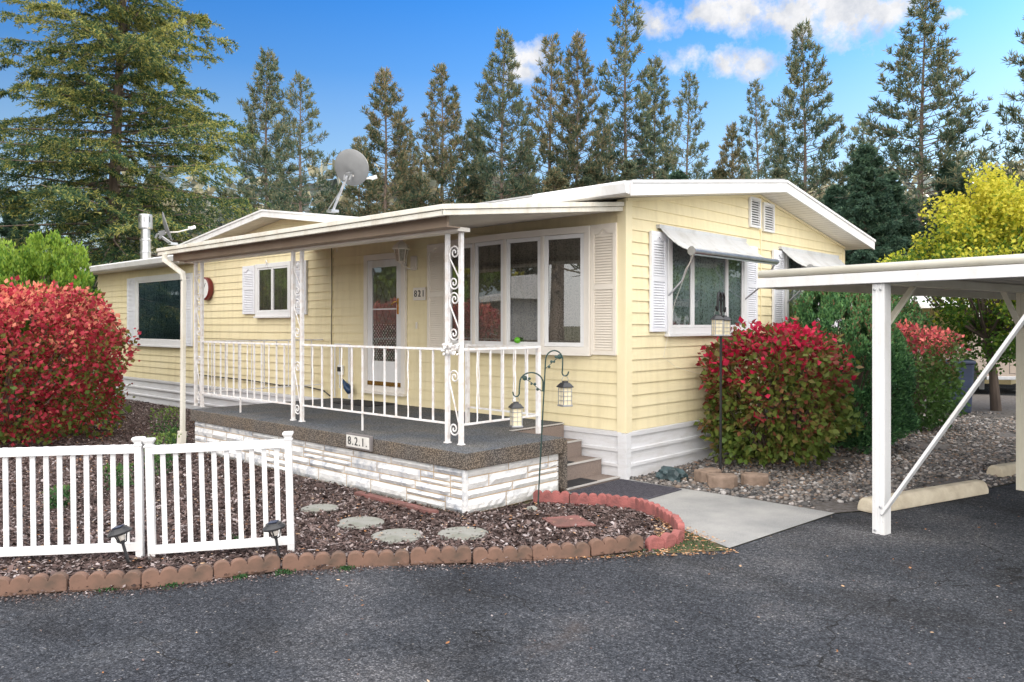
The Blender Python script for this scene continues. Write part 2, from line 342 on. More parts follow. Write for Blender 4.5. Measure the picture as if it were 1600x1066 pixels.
def leafquads(P, size, aspect=.6, updir=None, spread=1.0, jitter=.35):
    """diamond leaves at points P; tips point roughly along updir"""
    n = len(P)
    d = rng.normal(size=(n, 3))*spread
    if updir is not None: d += updir
    d /= np.linalg.norm(d, axis=1)[:, None]+1e-9
    q = rng.normal(size=(n, 3)); s_ = np.cross(d, q); s_ /= np.linalg.norm(s_, axis=1)[:, None]+1e-9
    L_ = (size*(1+rng.uniform(-jitter, jitter, n)))[:, None]; W = L_*aspect*.5
    nrm = np.cross(d, s_)
    V = np.stack([P, P+d*L_*.45+s_*W+nrm*L_*.08, P+d*L_, P+d*L_*.45-s_*W+nrm*L_*.08], axis=1)
    return V.reshape(-1, 3)
def blades(P, D, length, width, n_each, spread=.6):
    """n_each narrow needle blades fanning out from each point P around direction D"""
    P = np.repeat(P, n_each, axis=0); D = np.repeat(D, n_each, axis=0)
    d = D+rng.normal(size=P.shape)*spread; d /= np.linalg.norm(d, axis=1)[:, None]+1e-9
    q = rng.normal(size=P.shape); s_ = np.cross(d, q); s_ /= np.linalg.norm(s_, axis=1)[:, None]+1e-9
    L_ = (length*rng.uniform(.65, 1.2, len(P)))[:, None]; W = width*.5
    V = np.stack([P-s_*W*.5, P+s_*W*.5, P+d*L_*.6+s_*W, P+d*L_, P+d*L_*.6-s_*W], axis=1)
    return V.reshape(-1, 3)

# ------------------------------------------------------------------ world, sun, camera
w = bpy.data.worlds.new('World'); sc.world = w; w.use_nodes = True
t = w.node_tree; bg = t.nodes['Background']
SUN_BEAR = far(1900, 1) - Vector((CAM.x, CAM.y, 0)); SUN_BEAR.normalize()
SUN_EL = R(25)
SUNV = Vector((SUN_BEAR.x*math.cos(SUN_EL), SUN_BEAR.y*math.cos(SUN_EL), math.sin(SUN_EL)))
sky = N(t, 'ShaderNodeTexSky', sky_type='NISHITA'); sky.sun_disc = False
sky.sun_elevation = SUN_EL; sky.sun_rotation = math.atan2(SUN_BEAR.x, SUN_BEAR.y)
sky.air_density = 1.3; sky.dust_density = .4; sky.ozone_density = 3
tc = N(t, 'ShaderNodeTexCoord'); g = tc.outputs['Generated']
sx = N(t, 'ShaderNodeSeparateXYZ'); L(t, g, sx.inputs[0])
skyc = mix(t, sky.outputs[0], ramp(t, sx.outputs[2], [(0, (1.35, 1.3, 1.25)), (.18, (.90, 1.20, 1.50)), (.42, (.15, .80, 1.65))]), 1.0, 'MULTIPLY')
def dotd(vec):
    n = t.nodes.new('ShaderNodeVectorMath'); n.operation = 'DOT_PRODUCT'; L(t, g, n.inputs[0]); n.inputs[1].default_value = vec; return n.outputs['Value']
def dist(vec, sc_):
    n = t.nodes.new('ShaderNodeVectorMath'); n.operation = 'SUBTRACT'; L(t, g, n.inputs[0]); n.inputs[1].default_value = vec
    m_ = t.nodes.new('ShaderNodeVectorMath'); m_.operation = 'MULTIPLY'; L(t, n.outputs[0], m_.inputs[0]); m_.inputs[1].default_value = (1, 1, sc_)
    l = t.nodes.new('ShaderNodeVectorMath'); l.operation = 'LENGTH'; L(t, m_.outputs[0], l.inputs[0]); return l.outputs['Value']
blob = None
for (px, py, r_) in [(1035, 42, .040), (1078, 84, .042), (1130, 92, .040), (1180, 98, .036), (1112, 26, .045), (1180, 18, .060), (1250, 18, .075), (1330, 14, .085), (1390, 12, .055), (828, 88, .040), (818, 118, .036), (1490, 22, .022)]:
    b_ = mth(t, 'SUBTRACT', 1.0, mth(t, 'DIVIDE', dist(dirpx(px, py).normalized(), 1.9), r_))
    blob = b_ if blob is None else mth(t, 'MAXIMUM', blob, b_)
nz = noise(t, g, 19, 10, .66)
cl = mth(t, 'ADD', blob, mth(t, 'MULTIPLY', mth(t, 'SUBTRACT', nz, .5), 3.8))
clm = ramp(t, cl, [(.02, (0, 0, 0)), (.85, (1, 1, 1))])
shade = ramp(t, noise(t, g, 26, 6, .6), [(.35, (6.2, 6.6, 7.4)), (.6, (9.6, 9.6, 9.8))])
sky2 = mix(t, skyc, shade, clm)
# low milky haze near the horizon
hz = ramp(t, sx.outputs[2], [(0, (1, 1, 1)), (.14, (.45, .45, .45)), (.30, (0, 0, 0))])
sky2 = mix(t, sky2, (6.2, 7.6, 9.2), mth(t, 'MULTIPLY', hz, .75))
# added fill light: the unseen half of the sky behind the viewer brightened
bk = dotd((-F.x*.78, -F.y*.78, .62))
fillmask = ramp(t, mth(t, 'ADD', bk, mth(t, 'MULTIPLY', mth(t, 'SUBTRACT', noise(t, g, 2.5, 5), .5), .25)), [(.12, (0, 0, 0)), (.5, (1, 1, 1))])
FILL = 35.0
sky3 = mix(t, sky2, (FILL*1.03, FILL*1.0, FILL*.97), fillmask)
L(t, sky3, bg.inputs[0]); bg.inputs[1].default_value = .1

sl = bpy.data.lights.new('sun', 'SUN'); so = bpy.data.objects.new('sun', sl); COL.objects.link(so)
sl.energy = 5.0; sl.angle = R(.6); sl.color = (1, .93, .80)
so.rotation_euler = (-SUNV).to_track_quat('-Z', 'Y').to_euler(); so.location = (0, 0, 30)

cam = bpy.data.cameras.new('camera'); co = bpy.data.objects.new('camera', cam); COL.objects.link(co)
cam.sensor_width = 36; cam.lens = 27.9; cam.shift_y = -25/1600; cam.clip_end = 2000
co.location = CAM; co.rotation_euler = (R(90), 0, CA); sc.camera = co
sc.view_settings.view_transform = 'Standard'; sc.view_settings.look = 'None'
sc.cycles.max_bounces = 6; sc.cycles.transparent_max_bounces = 12; sc.cycles.use_denoising = True

# ------------------------------------------------------------------ ground
def sheet(name, pts, z, mat, sub=0):
    me = bpy.data.meshes.new(name); me.from_pydata([(x, y, z) for x, y in pts], [], [tuple(range(len(pts)))])
    return tag(link(name, me, mat), kind='structure')
gp = MB()
hx = 900
for i in range(1): gp.add([(-hx, -hx, -.012), (hx, -hx, -.012), (hx, hx, -.012), (-hx, hx, -.012)], [(0, 1, 2, 3)])
tag(gp.build('ground', 'grass'), kind='structure')
EDGE = [(-6.6, -13.2), (-3.0, -8.7), (-1.45, -6.75), (-.66, -5.62), (-.45, -5.30), (-.18, -4.97), (.0, -4.55), (.17, -4.15), (.50, -3.68), (.93, -3.21), (1.2, -2.86), (1.45, -2.49), (1.62, -2.2), (1.70, -2.02)]
ASP = [(60, -60), (-45, -60), (-12, -20)] + [(x, y) for x, y in EDGE] + [(1.74, -1.80), (2.07, -1.63), (2.216, .004), (2.36, .25), (2.85, 1.85), (3.4, 3.9), (4.4, 8.6), (6, 13), (60, 13)]
sheet('asphalt', ASP, 0.0, 'asphalt')
sheet('far_road', [(-2, 14.6), (60, 14.6), (60, 20.5), (-2, 20.5)], -.004, 'asphalt')
sheet('concrete_path', [(-.05, -.96), (.60, -.97), (1.2, -1.25), (2.07, -1.63), (2.216, .004), (1.3, .03), (.48, -.004), (-.05, .05)], .008, 'path')
sheet('soil_verge', [(1.70, -2.06), (1.45, -2.53), (1.75, -2.12), (2.10, -1.66), (1.72, -1.44), (.62, -.96), (.5, -1.2)], .004, 'soil')
bed = [(x, y) for x, y in EDGE[1:]] + [(1.72, -1.80), (1.68, -1.62), (1.3, -1.28), (.78, -1.05), (.04, -1.50), (-.06, -2.3), (-5.3, -2.3), (-5.3, 0), (-15.1, 0), (-22, -2), (-22, -8.7)]
sheet('mulch_bed', bed, .012, 'mulchbase')
gravel = [(0, .03), (.48, .0), (1.3, .035), (2.216, .01), (2.36, .28), (2.85, 1.87), (3.4, 3.92), (4.4, 8.6), (5.2, 10.6), (3.6, 14.4), (-.8, 14.4), (-.8, 6.1), (0, 6.1)]
sheet('gravel_bed', gravel, .006, 'gravelbase')

def inpoly(P, poly):
    x, y = P[:, 0], P[:, 1]; ins = np.zeros(len(P), bool); n = len(poly)
    for i in range(n):
        x1, y1 = poly[i]; x2, y2 = poly[(i+1) % n]
        c = ((y1 > y) != (y2 > y)) & (x < (x2-x1)*(y-y1)/(y2-y1+1e-12)+x1); ins ^= c
    return ins
def scatter(poly, n, box, dens=None):
    P = rng.uniform((box[0], box[1]), (box[2], box[3]), (n, 2)); P = P[inpoly(P, poly)]
    if dens is not None: P = P[rng.uniform(size=len(P)) < dens(P)]
    return P
camxy = np.array((CAM.x, CAM.y))
def neardens(P): return np.clip((7.0/np.linalg.norm(P-camxy, axis=1))**1.6, 0, 1)
# bark chips: flat angular slivers lying at all angles
P = scatter(bed, 560000, (-14.5, -8, 1.8, -.05), neardens)
P = P[~((P[:, 0] > -5.25) & (P[:, 0] < -.05) & (P[:, 1] > -2.28))]
for (cx, cy, cr) in ((-1.15, -3.02, .15), (-.48, -3.08, .18), (.065, -3.12, .185), (.385, -2.73, .18), (.77, -1.92, .13)):
    dd_ = np.hypot(P[:, 0]-cx, P[:, 1]-cy); P = P[(dd_ > cr) | (rng.uniform(size=len(P)) < .04+.25*(dd_/cr)**6)]
n = len(P); th = rng.uniform(0, 2*PI, n); ln = rng.gamma(3, .0075, n)+.007; wd = ln*rng.uniform(.2, .55, n)
tilt = rng.normal(0, .35, n); zz = rng.uniform(.014, .035, n)
d = np.stack([np.cos(th)*np.cos(tilt), np.sin(th)*np.cos(tilt), np.sin(tilt)], 1); s_ = np.stack([-np.sin(th), np.cos(th), rng.normal(0, .4, n)], 1)
c = np.concatenate([P, zz[:, None]], 1); a_ = d*ln[:, None]; b_ = s_*wd[:, None]*.5
V = np.stack([c-a_*.5-b_*.6, c+a_*.4-b_, c+a_*.5+b_*.5, c-a_*.35+b_], 1)
tag(link('bark_mulch', npmesh('bark_mulch', V, 4), 'chips'), kind='stuff', label='purple-brown bark mulch covering the planting bed', cat='mulch')
# pebbles
ico = bmesh.new(); bmesh.ops.create_icosphere(ico, subdivisions=1, radius=1); iv = np.array([v.co[:] for v in ico.verts]); fi = np.array([[v.index for v in f.verts] for f in ico.faces]); ico.free()
P = scatter(gravel, 85000, (0, 0, 5, 10), lambda P: np.clip((8.0/np.linalg.norm(P-camxy, axis=1))**1.5, 0, 1)*np.clip(1.25-1.1*np.maximum(0, np.sin(P[:, 0]*2.3+P[:, 1]*.8)*np.sin(P[:, 1]*1.9-P[:, 0]*1.3+1))-.6*np.maximum(0, np.sin(P[:, 0]*6+1)*np.sin(P[:, 1]*5)), 0, 1))
n = len(P); sz = np.clip(rng.gamma(5, .0033, n), .007, .045)
S = iv[None]*(sz[:, None]*rng.uniform(.6, 1.25, (n, 3)))[:, None, :]*np.array((1, 1, .6))
S = S*(1+rng.normal(0, .08, (n, 12, 1)))
th = rng.uniform(0, PI, n); cs, sn = np.cos(th)[:, None], np.sin(th)[:, None]
X = S[:, :, 0]*cs-S[:, :, 1]*sn; Y = S[:, :, 0]*sn+S[:, :, 1]*cs
W = np.stack([X+P[:, :1], Y+P[:, 1:2], S[:, :, 2]+.010+sz[:, None]*.2], 2)
me = bpy.data.meshes.new('river_pebbles'); nv = n*12; fa = (fi[None]+(np.arange(n)*12)[:, None, None]).reshape(-1, 3)
me.vertices.add(nv); me.vertices.foreach_set('co', W.astype(np.float32).ravel()); me.loops.add(fa.size); me.loops.foreach_set('vertex_index', fa.ravel().astype(np.int32))
me.polygons.add(len(fa)); me.polygons.foreach_set('loop_start', np.arange(0, fa.size, 3, dtype=np.int32)); me.polygons.foreach_set('loop_total', np.full(len(fa), 3, dtype=np.int32))
me.polygons.foreach_set('use_smooth', np.ones(len(fa), bool)); me.update(calc_edges=True)
tag(link('river_pebbles', me, 'pebble'), kind='stuff', label='grey and tan river pebbles beside the gable wall', cat='gravel')
# fallen leaves and needles
P = np.concatenate([scatter(ASP, 260, (-.5, -6.5, 6, 4)), scatter(gravel, 5200, (0, .3, 3.5, 8), lambda P: np.exp(-((P[:, 0]-.8)**2)*1.2)+.15), scatter(bed, 2600, (-8, -6, 1.7, -.5)),
                    scatter([(1.70, -2.1), (1.3, -2.75), (2.2, -1.7), (1.72, -1.44), (1.2, -1.25)], 2600, (1.2, -2.7, 2.3, -1.2))])
P3 = np.concatenate([P, np.full((len(P), 1), .04)], 1); P3[:260, 2] = .006
asp_in = inpoly(P, ASP); P3[asp_in, 2] = .008
V = leafquads(P3, .030, .55, updir=np.array((.0, 0, 0)), spread=1).reshape(-1, 4, 3); V[:, :, 2] = P3[:, None, 2]+np.abs(V[:, :, 2]-P3[:, None, 2])*.25
tag(link('fallen_leaves', npmesh('fallen_leaves', V, 4), 'litter'), kind='stuff', label='scattered dry leaves and needles on the ground', cat='leaf litter')
E2 = np.array(EDGE[2:]); Q = []
for q in range(len(E2)-1):
    k = int(np.linalg.norm(E2[q+1]-E2[q])*700); f_ = rng.uniform(0, 1, (k, 1)); nrm_ = np.array((E2[q+1][1]-E2[q][1], -(E2[q+1][0]-E2[q][0]))); nrm_ = nrm_/np.linalg.norm(nrm_)
    Q.append(E2[q]*(1-f_)+E2[q+1]*f_+nrm_*np.abs(rng.normal(0, .07, (k, 1))))
Q = np.concatenate(Q); extra = scatter(ASP, 1500, (-1, -6.8, 6.5, 5)); Q = np.concatenate([Q, extra]); Q3 = np.concatenate([Q, np.full((len(Q), 1), .006)], 1)
V = leafquads(Q3, .016, .6, updir=np.zeros(3), spread=1, jitter=.7).reshape(-1, 4, 3); V[:, :, 2] = .005+np.abs(V[:, :, 2]-.006)*.5
tag(link('asphalt_grit', npmesh('asphalt_grit', V, 4), 'chips'), kind='stuff', label='dark grit and bark crumbs strewn over the asphalt edge', cat='debris')
# short moss and weeds at foot of the edging and on the verge
P = np.concatenate([scatter([(1.5, -2.35), (2.05, -1.7), (1.72, -1.46), (.9, -1.1), (1.7, -1.7)], 5000, (.8, -2.6, 2.3, -1)),
     np.array([(x+random.gauss(0, .03), y+random.gauss(0, .03)) for (x, y) in [(.05, -4.42), (.2, -4.18), (.42, -3.85), (-.1, -4.8), (-.3, -5.1)] for _ in range(120)])])
P3 = np.concatenate([P, np.full((len(P), 1), .006)], 1)
V = leafquads(P3, .018, .5, updir=np.array((0, 0, 1.0)), spread=.6)
tag(link('moss_patch', npmesh('moss_patch', V, 4), 'weed'), kind='stuff', label='low moss and tiny weeds by the edging blocks', cat='moss')

# ------------------------------------------------------------------ the mobile home
house = empty('mobile_home', 'pale yellow single-storey mobile home with white shutters and skirting', 'house')
def siding(u0, u1, z0, z1, mp, exp=.127, t0=.003, t1=.017):
    m = MB(); z = z0; k = 0
    rs = random.Random(int(abs(u0)*7+abs(u1)*13))
    while z < z1:
        zt = z+exp; cuts = [u0]
        cuts.append(u1)
        for q in range(len(cuts)-1):
            a, b = cuts[q]-(.012 if q else 0), cuts[q+1]; e = .0015 if q % 2 else 0; nn = max(1, int((b-a)/1.2)); wv = [rs.uniform(-.0002, .0002) for _ in range(nn+1)]
            for w in range(nn):
                ua, ub = a+(b-a)*w/nn, a+(b-a)*(w+1)/nn; za, zb = z+wv[w], z+wv[w+1]
                m.add([mp(ua, t1+e, za), mp(ub, t1+e, zb), mp(ub, t0+e, zt), mp(ua, t0+e, zt)], [(0, 1, 2, 3)])
                m.add([mp(ua, 0, za), mp(ub, 0, zb), mp(ub, t1+e, zb), mp(ua, t1+e, za)], [(0, 1, 2, 3)])
        # soft mid-course crease
        z = zt; k += 1
    return m
front = lambda u, o, z: (u, -o, z)
gab = lambda u, o, z: (o, u, z)
ZS = .515
# front wall: the gabled middle, the low left wing
m = siding(-10.02, 0.0, ZS, 3.5, front)
m.build('wall', 'siding', house, clip=[((-6.8, 0, 3.43), Vector((.135, 0, 1))), ((-6.8, 0, 3.43), Vector((-.12, 0, 1)))])
siding(-15.1, -10.05, ZS, 2.80, front).build('wall', 'siding', house)
siding(0.0, 6.1, ZS, 3.6, gab).build('gable_wall', 'siding', house, clip=[((0, 3.07, 3.41), Vector((0, -.131, 1))), ((0, 3.07, 3.41), Vector((0, .162, 1)))])
# solid core behind the siding
m = MB(); m.prism([(-.004, .004, .5), (-.004, 6.1, .5), (-.004, 6.1, 2.86), (-.004, 3.07, 3.36), (-.004, .004, 2.9)], (-15.09, 0, 0)); m.build('wall_core', 'siding', house)
# skirting with raised ledges
def skirt(u0, u1, mp):
    m = MB(); prof = [(.0, 0), (.0, .02), (.13, .012), (.135, .032), (.165, .032), (.17, .012), (.29, .008), (.295, .03), (.325, .03), (.33, .01), (.455, .006), (.46, .028), (.505, .03), (.515, 0)]
    for i in range(len(prof)-1):
        (za, oa), (zb, ob) = prof[i], prof[i+1]
        m.add([mp(u0, oa, za), mp(u1, oa, za), mp(u1, ob, zb), mp(u0, ob, zb)], [(0, 1, 2, 3)])
    return m
skirt(-15.1, -.03, front).build('skirting', 'skirt', house); skirt(.03, 6.1, gab).build('skirting', 'skirt', house)
m = MB(); m.box((-.09, -.0275, .50), (.012, .004, 2.99)); m.box((.0, -.027, .50), (.028, .09, 3.0)); m.build('corner_trim', 'trimY', house, bevel=.004)
m = MB(); m.box((-.075, -.0355, 0), (.02, .01, .497)); m.box((0, -.036, 0), (.036, .06, .497)); m.build('skirting_corner', 'skirt', house, bevel=.003)
m = MB(); m.box((-.005, 3.115, .5), (.024, 3.145, 3.38)); m.build('seam_trim', 'trimY', house); m = MB(); m.box((-.005, 6.05, .5), (.022, 6.12, 2.86)); m.build('seam_trim', 'trimY', house)
m = MB(); m.box((-5.42, -.022, ZS), (-5.395, .0, 2.9)); m.build('seam_trim', 'siding', house)
m = MB(); m.tube([(-5.41, -.03, 2.88), (-5.40, -.032, 2.2), (-5.415, -.032, 1.5), (-5.40, -.032, .62)], .006, 5); m.build('cable', 'dark', house)
m = MB(); m.box((-10.08, -.03, ZS), (-10.0, .0, 3.0)); m.build('corner_trim', 'trimY', house, bevel=.003)
# soffit material with grooves across the overhang
def groove(name, axis, sc_=9):
    mt, t, b = nt(name); v = coord(t); s = N(t, 'ShaderNodeSeparateXYZ'); L(t, v, s.inputs[0])
    fr = mth(t, 'FRACT', mth(t, 'MULTIPLY', s.outputs[axis], sc_)); ln_ = mth(t, 'LESS_THAN', fr, .10)
    c = mix(t, (.74, .71, .65), (.42, .38, .33), ln_); c = mix(t, c, ramp(t, noise(t, v, 3, 4), [(.3, (.92, .92, .92)), (.7, (1.05, 1.05, 1.05))]), 1.0, 'MULTIPLY')
    L(t, c, b.inputs['Base Color']); b.inputs['Roughness'].default_value = .55; bump(t, b, mth(t, 'MULTIPLY', ln_, -1), .6, .01); return mt
M['soffY'] = groove('soffit_across_y', 1); M['soffX'] = groove('soffit_across_x', 0)
# main roof (ridge along X)
def roofprism(pts, x0, x1): return [(x0, y, z) for y, z in pts]
m = MB(); m.prism([(-5.6, y, z) for y, z in [(-.43, 2.95), (-.43, 3.065), (3.07, 3.53), (6.35, 3.0), (6.35, 2.885), (3.07, 3.405)]], (5.98, 0, 0)); ro = m.build('roof', 'soffY', house)
m = MB()
m.prism([(.375, y, z) for y, z in [(-.45, 2.93), (-.45, 3.075), (3.07, 3.54), (6.37, 3.01), (6.37, 2.865), (3.07, 3.395)]], (.028, 0, 0))
m.build('rake_fascia', 'white', ro, bevel=.004)
m = MB()
m.prism([(.405, y, z) for y, z in [(-.46, 3.055), (-.46, 3.085), (3.07, 3.552), (6.38, 3.022), (6.38, 2.99), (3.07, 3.52)]], (.012, 0, 0)); m.build('drip_edge', 'white', ro)
m = MB(); m.prism([(.372, y, z) for y, z in [(-.435, 3.07), (3.07, 3.545), (6.355, 3.01), (6.355, 3.03), (3.07, 3.572), (-.435, 3.09)]], (-5.97, 0, 0)); m.build('roofing', 'roofing', ro)
m = MB(); m.prism([(.37, -.43, 3.07), (.37, -.52, 3.075), (.37, -.54, 3.05), (.37, -.51, 2.955), (.37, -.44, 2.945)], (-1.22, 0, 0)); m.build('gutter', 'white', ro, bevel=.003)
m = MB(); m.prism([(-.86, -.43, 3.05), (-.86, -.50, 3.05), (-.86, -.50, 2.97), (-.86, -.44, 2.96)], (-4.7, 0, 0)); m.build('eave_fascia', 'white', ro)
m = MB()
for s0 in (0, 1):
    pts = [(0.0, -.005, 2.985), (0.0, 3.07, 3.388)] if s0 == 0 else [(0.0, 3.07, 3.388), (0.0, 6.1, 2.90)]
    m.bar(Vector(pts[0])+Vector((.022, 0, 0)), Vector(pts[1])+Vector((.022, 0, 0)), .03, .03)
m.build('frieze_trim', 'trimY', ro)
# cross gable facing the porch
def cg(y0, dy, zo, h, xl=-10.3, xr=-3.55):
    return MB().prism([(xl, y0, 3.50-.118*(-6.8-xl)+zo), (-6.8, y0, 3.50+zo), (xr, y0, 3.50-.14*(xr+6.8)+zo), (xr, y0, 3.50-.14*(xr+6.8)+zo-h), (-6.8, y0, 3.5+zo-h), (xl, y0, 3.5-.118*(-6.8-xl)+zo-h)], (0, dy, 0))
r3 = cg(-.38, 4.2, -.005, .085).build('roof', 'soffX', house)
cg(-.41, .028, .012, .115).build('rake_fascia', 'white', r3, bevel=.004)
cg(-.425, .012, .016, .028).build('drip_edge', 'white', r3)
cg(-.38, 4.2, .018, .02).build('roofing', 'roofing', r3)
# left wing low roof
m = MB(); m.prism([(-15.3, -.40, 2.84), (-15.3, -.40, 2.93), (-15.3, 3.0, 3.16), (-15.3, 6.3, 2.95), (-15.3, 6.3, 2.85)], (5.3, 0, 0)); rw = m.build('roof', 'soffX', house)
m = MB(); m.prism([(-15.33, -.40, 2.955), (-15.33, -.50, 2.965), (-15.33, -.52, 2.94), (-15.33, -.49, 2.85), (-15.33, -.41, 2.82)], (5.5, 0, 0)); m.build('gutter', 'white', rw, bevel=.003)
m = MB(); m.prism([(-15.32, -.41, 2.945), (-15.32, 3.0, 3.185), (-15.32, 3, 3.20), (-15.32, -.41, 2.96)], (5.3, 0, 0)); m.build('roofing', 'roofing', rw)
# flue
fl = MB(); fx, fy = -14.1, .7
fl.lathe([(.12, 2.95), (.12, 3.33), (.128, 3.34), (.128, 3.37), (.115, 3.38), (.115, 3.62), (.13, 3.63), (.13, 3.66), (.105, 3.67), (.105, 3.92)], (fx, fy, 0), 20)
fo = fl.build('flue', 'galv', house, smooth=False)
m = MB(); m.lathe([(.15, 3.90), (.155, 3.93), (.155, 4.22), (.14, 4.24), (.02, 4.25)], (fx, fy, 0), 20); cap = m.build('flue_cap', 'galv', fo)
for k in range(8):
    m = MB(); a = k*PI/4+.2; c, s = math.cos(a), math.sin(a); m.bar((fx+.157*c, fy+.157*s, 4.05), (fx+.157*c, fy+.157*s, 4.18), .02, .006); m.build('cap_slot', 'dark', cap)

# --- openings
def ring(m, u0, u1, z0, z1, w, o0, o1, mp):
    for (a, b, c, d) in ((u0, u1, z1-w, z1), (u0, u1, z0, z0+w), (u0, u0+w, z0+w, z1-w), (u1-w, u1, z0+w, z1-w)):
        p, q = mp(a, o0, c), mp(b, o1, d); m.box(p, q)
    return m
def shutter(u0, u1, z0, z1, mp, mat='shutter'):
    m = MB(); w = .045; W = u1-u0
    m.box(mp(u0, .018, z0), mp(u1, .032, z1))
    ring(m, u0, u1, z0, z1, w, .03, .052, mp)
    zm = (z0+z1)/2+.03; m.box(mp(u0+w, .03, zm-.03), mp(u1-w, .052, zm+.03))
    o = m.build('shutter', mat, house, bevel=.0025)
    l = MB()
    for (a, b) in ((z0+w+.01, zm-.035), (zm+.035, z1-w-.07)):
        k = int((b-a)/.028)
        for i in range(k):
            z = a+(i+.5)*(b-a)/k; zz0 = z-.012; zz1 = z+.010
            p = [mp(u0+w-.002, .048, zz0), mp(u1-w+.002, .048, zz0), mp(u1-w+.002, .034, zz1), mp(u0+w-.002, .034, zz1), mp(u0+w-.002, .034, zz0), mp(u1-w+.002, .034, zz0)]
            l.add(p, [(0, 1, 2, 3), (0, 4, 5, 1)])
    l.build('louvre', mat, o)
    # arched head piece
    a = MB(); n = 10; pts = [mp(u0+w-.003, .05, z1-w+.002)]
    for i in range(n+1):
        f = i/n; zc = z1-w-.062+.05*math.exp(-((f-.5)/.17)**2); pts.append(mp(u0+w-.003+f*(W-2*w+.006), .05, zc))
    pts.append(mp(u1-w+.003, .05, z1-w+.002)); nrm = Vector(mp(0, 1, 0))-Vector(mp(0, 0, 0)); a.prism(pts, nrm*-.016); a.build('arched_head', mat, o)
    return o
def window(name, u0, u1, z0, z1, mp, mulls, curtain, fmat='vinylW', bars=(), wout=.07):
    m = MB(); ring(m, u0, u1, z0, z1, wout, .016, .062, mp)
    m.box(mp(u0-.02, .016, z0-.03), mp(u1+.02, .085, z0-.001))
    fr = m.build(name, fmat, house, bevel=.003)
    m = MB(); edges = [u0+wout]+list(mulls)+[u1-wout]
    for i in range(len(edges)-1):
        ring(m, edges[i]+.002, edges[i+1]-.002, z0+wout+.002, z1-wout-.002, .030, .030, .056 if i % 2 else .050, mp)
    m.build('sash', fmat, fr, bevel=.002)
    g_ = MB()
    g_.add([mp(u0+wout, .036, z0+wout), mp(u1-wout, .036, z0+wout), mp(u1-wout, .036, z1-wout), mp(u0+wout, .036, z1-wout)], [(0, 1, 2, 3)]); g_.build('pane', 'glass', fr)
    c = MB(); n = int((u1-u0)/.03)                          # pleated curtain just behind the glass
    for i in range(n):
        a = u0+.02+(u1-u0-.04)*i/n; b = u0+.02+(u1-u0-.04)*(i+1)/n
        oa = .022+.004*math.sin(i*1.7); ob = .022+.004*math.sin((i+1)*1.7)
        c.add([mp(a, oa, z0+.02), mp(b, ob, z0+.02), mp(b, ob, z1-.02), mp(a, oa, z1-.02)], [(0, 1, 2, 3)])
    c.build('curtain', curtain, fr)
    return fr
window('window', .76, 2.64, 1.55, 2.70, gab, (1.30, 2.14), 'laceG'); shutter(.43, .745, 1.575, 2.69, gab); shutter(2.66, 2.97, 1.59, 2.69, gab)
window('window', 3.84, 5.55, 1.6, 2.70, gab, (4.42, 5.0), 'laceG'); shutter(3.46, 3.80, 1.6, 2.69, gab); shutter(5.6, 5.9, 1.6, 2.69, gab)
window('window', -7.66, -6.53, 1.80, 2.69, front, (-7.12,), 'laceB'); shutter(-8.12, -7.70, 1.84, 2.68, front); shutter(-6.49, -6.09, 1.82, 2.68, front)
window('window', -12.78, -10.42, 1.23, 2.68, front, (), 'laceT', wout=.10); shutter(-13.24, -12.81, 1.24, 2.67, front); shutter(-10.39, -10.1, 1.24, 2.66, front)
shutter(-3.16, -2.80, 1.33, 2.72, front, 'shutterS'); shutter(-.425, -.085, 1.325, 2.745, front, 'shutterS')
# louvred gable vents
for (a, b, z0, z1) in ((2.78, 3.085, 2.945, 3.345), (3.175, 3.50, 2.92, 3.315)):
    m = MB(); ring(m, a, b, z0, z1, .035, .012, .045, gab); o = m.build('gable_vent', 'vinylW', house, bevel=.003)
    m = MB(); m.box(gab(a+.03, .013, z0+.03), gab(b-.03, .02, z1-.03)); m.build('vent_back', 'dark', o)
    m = MB()
    for i in range(10):
        z = z0+.045+i*(z1-z0-.07)/10
        m.add([gab(a+.035, .043, z), gab(b-.035, .043, z), gab(b-.035, .022, z+.026), gab(a+.035, .022, z+.026)], [(0, 1, 2, 3)])
    m.build('louvre', 'vinylW', o)
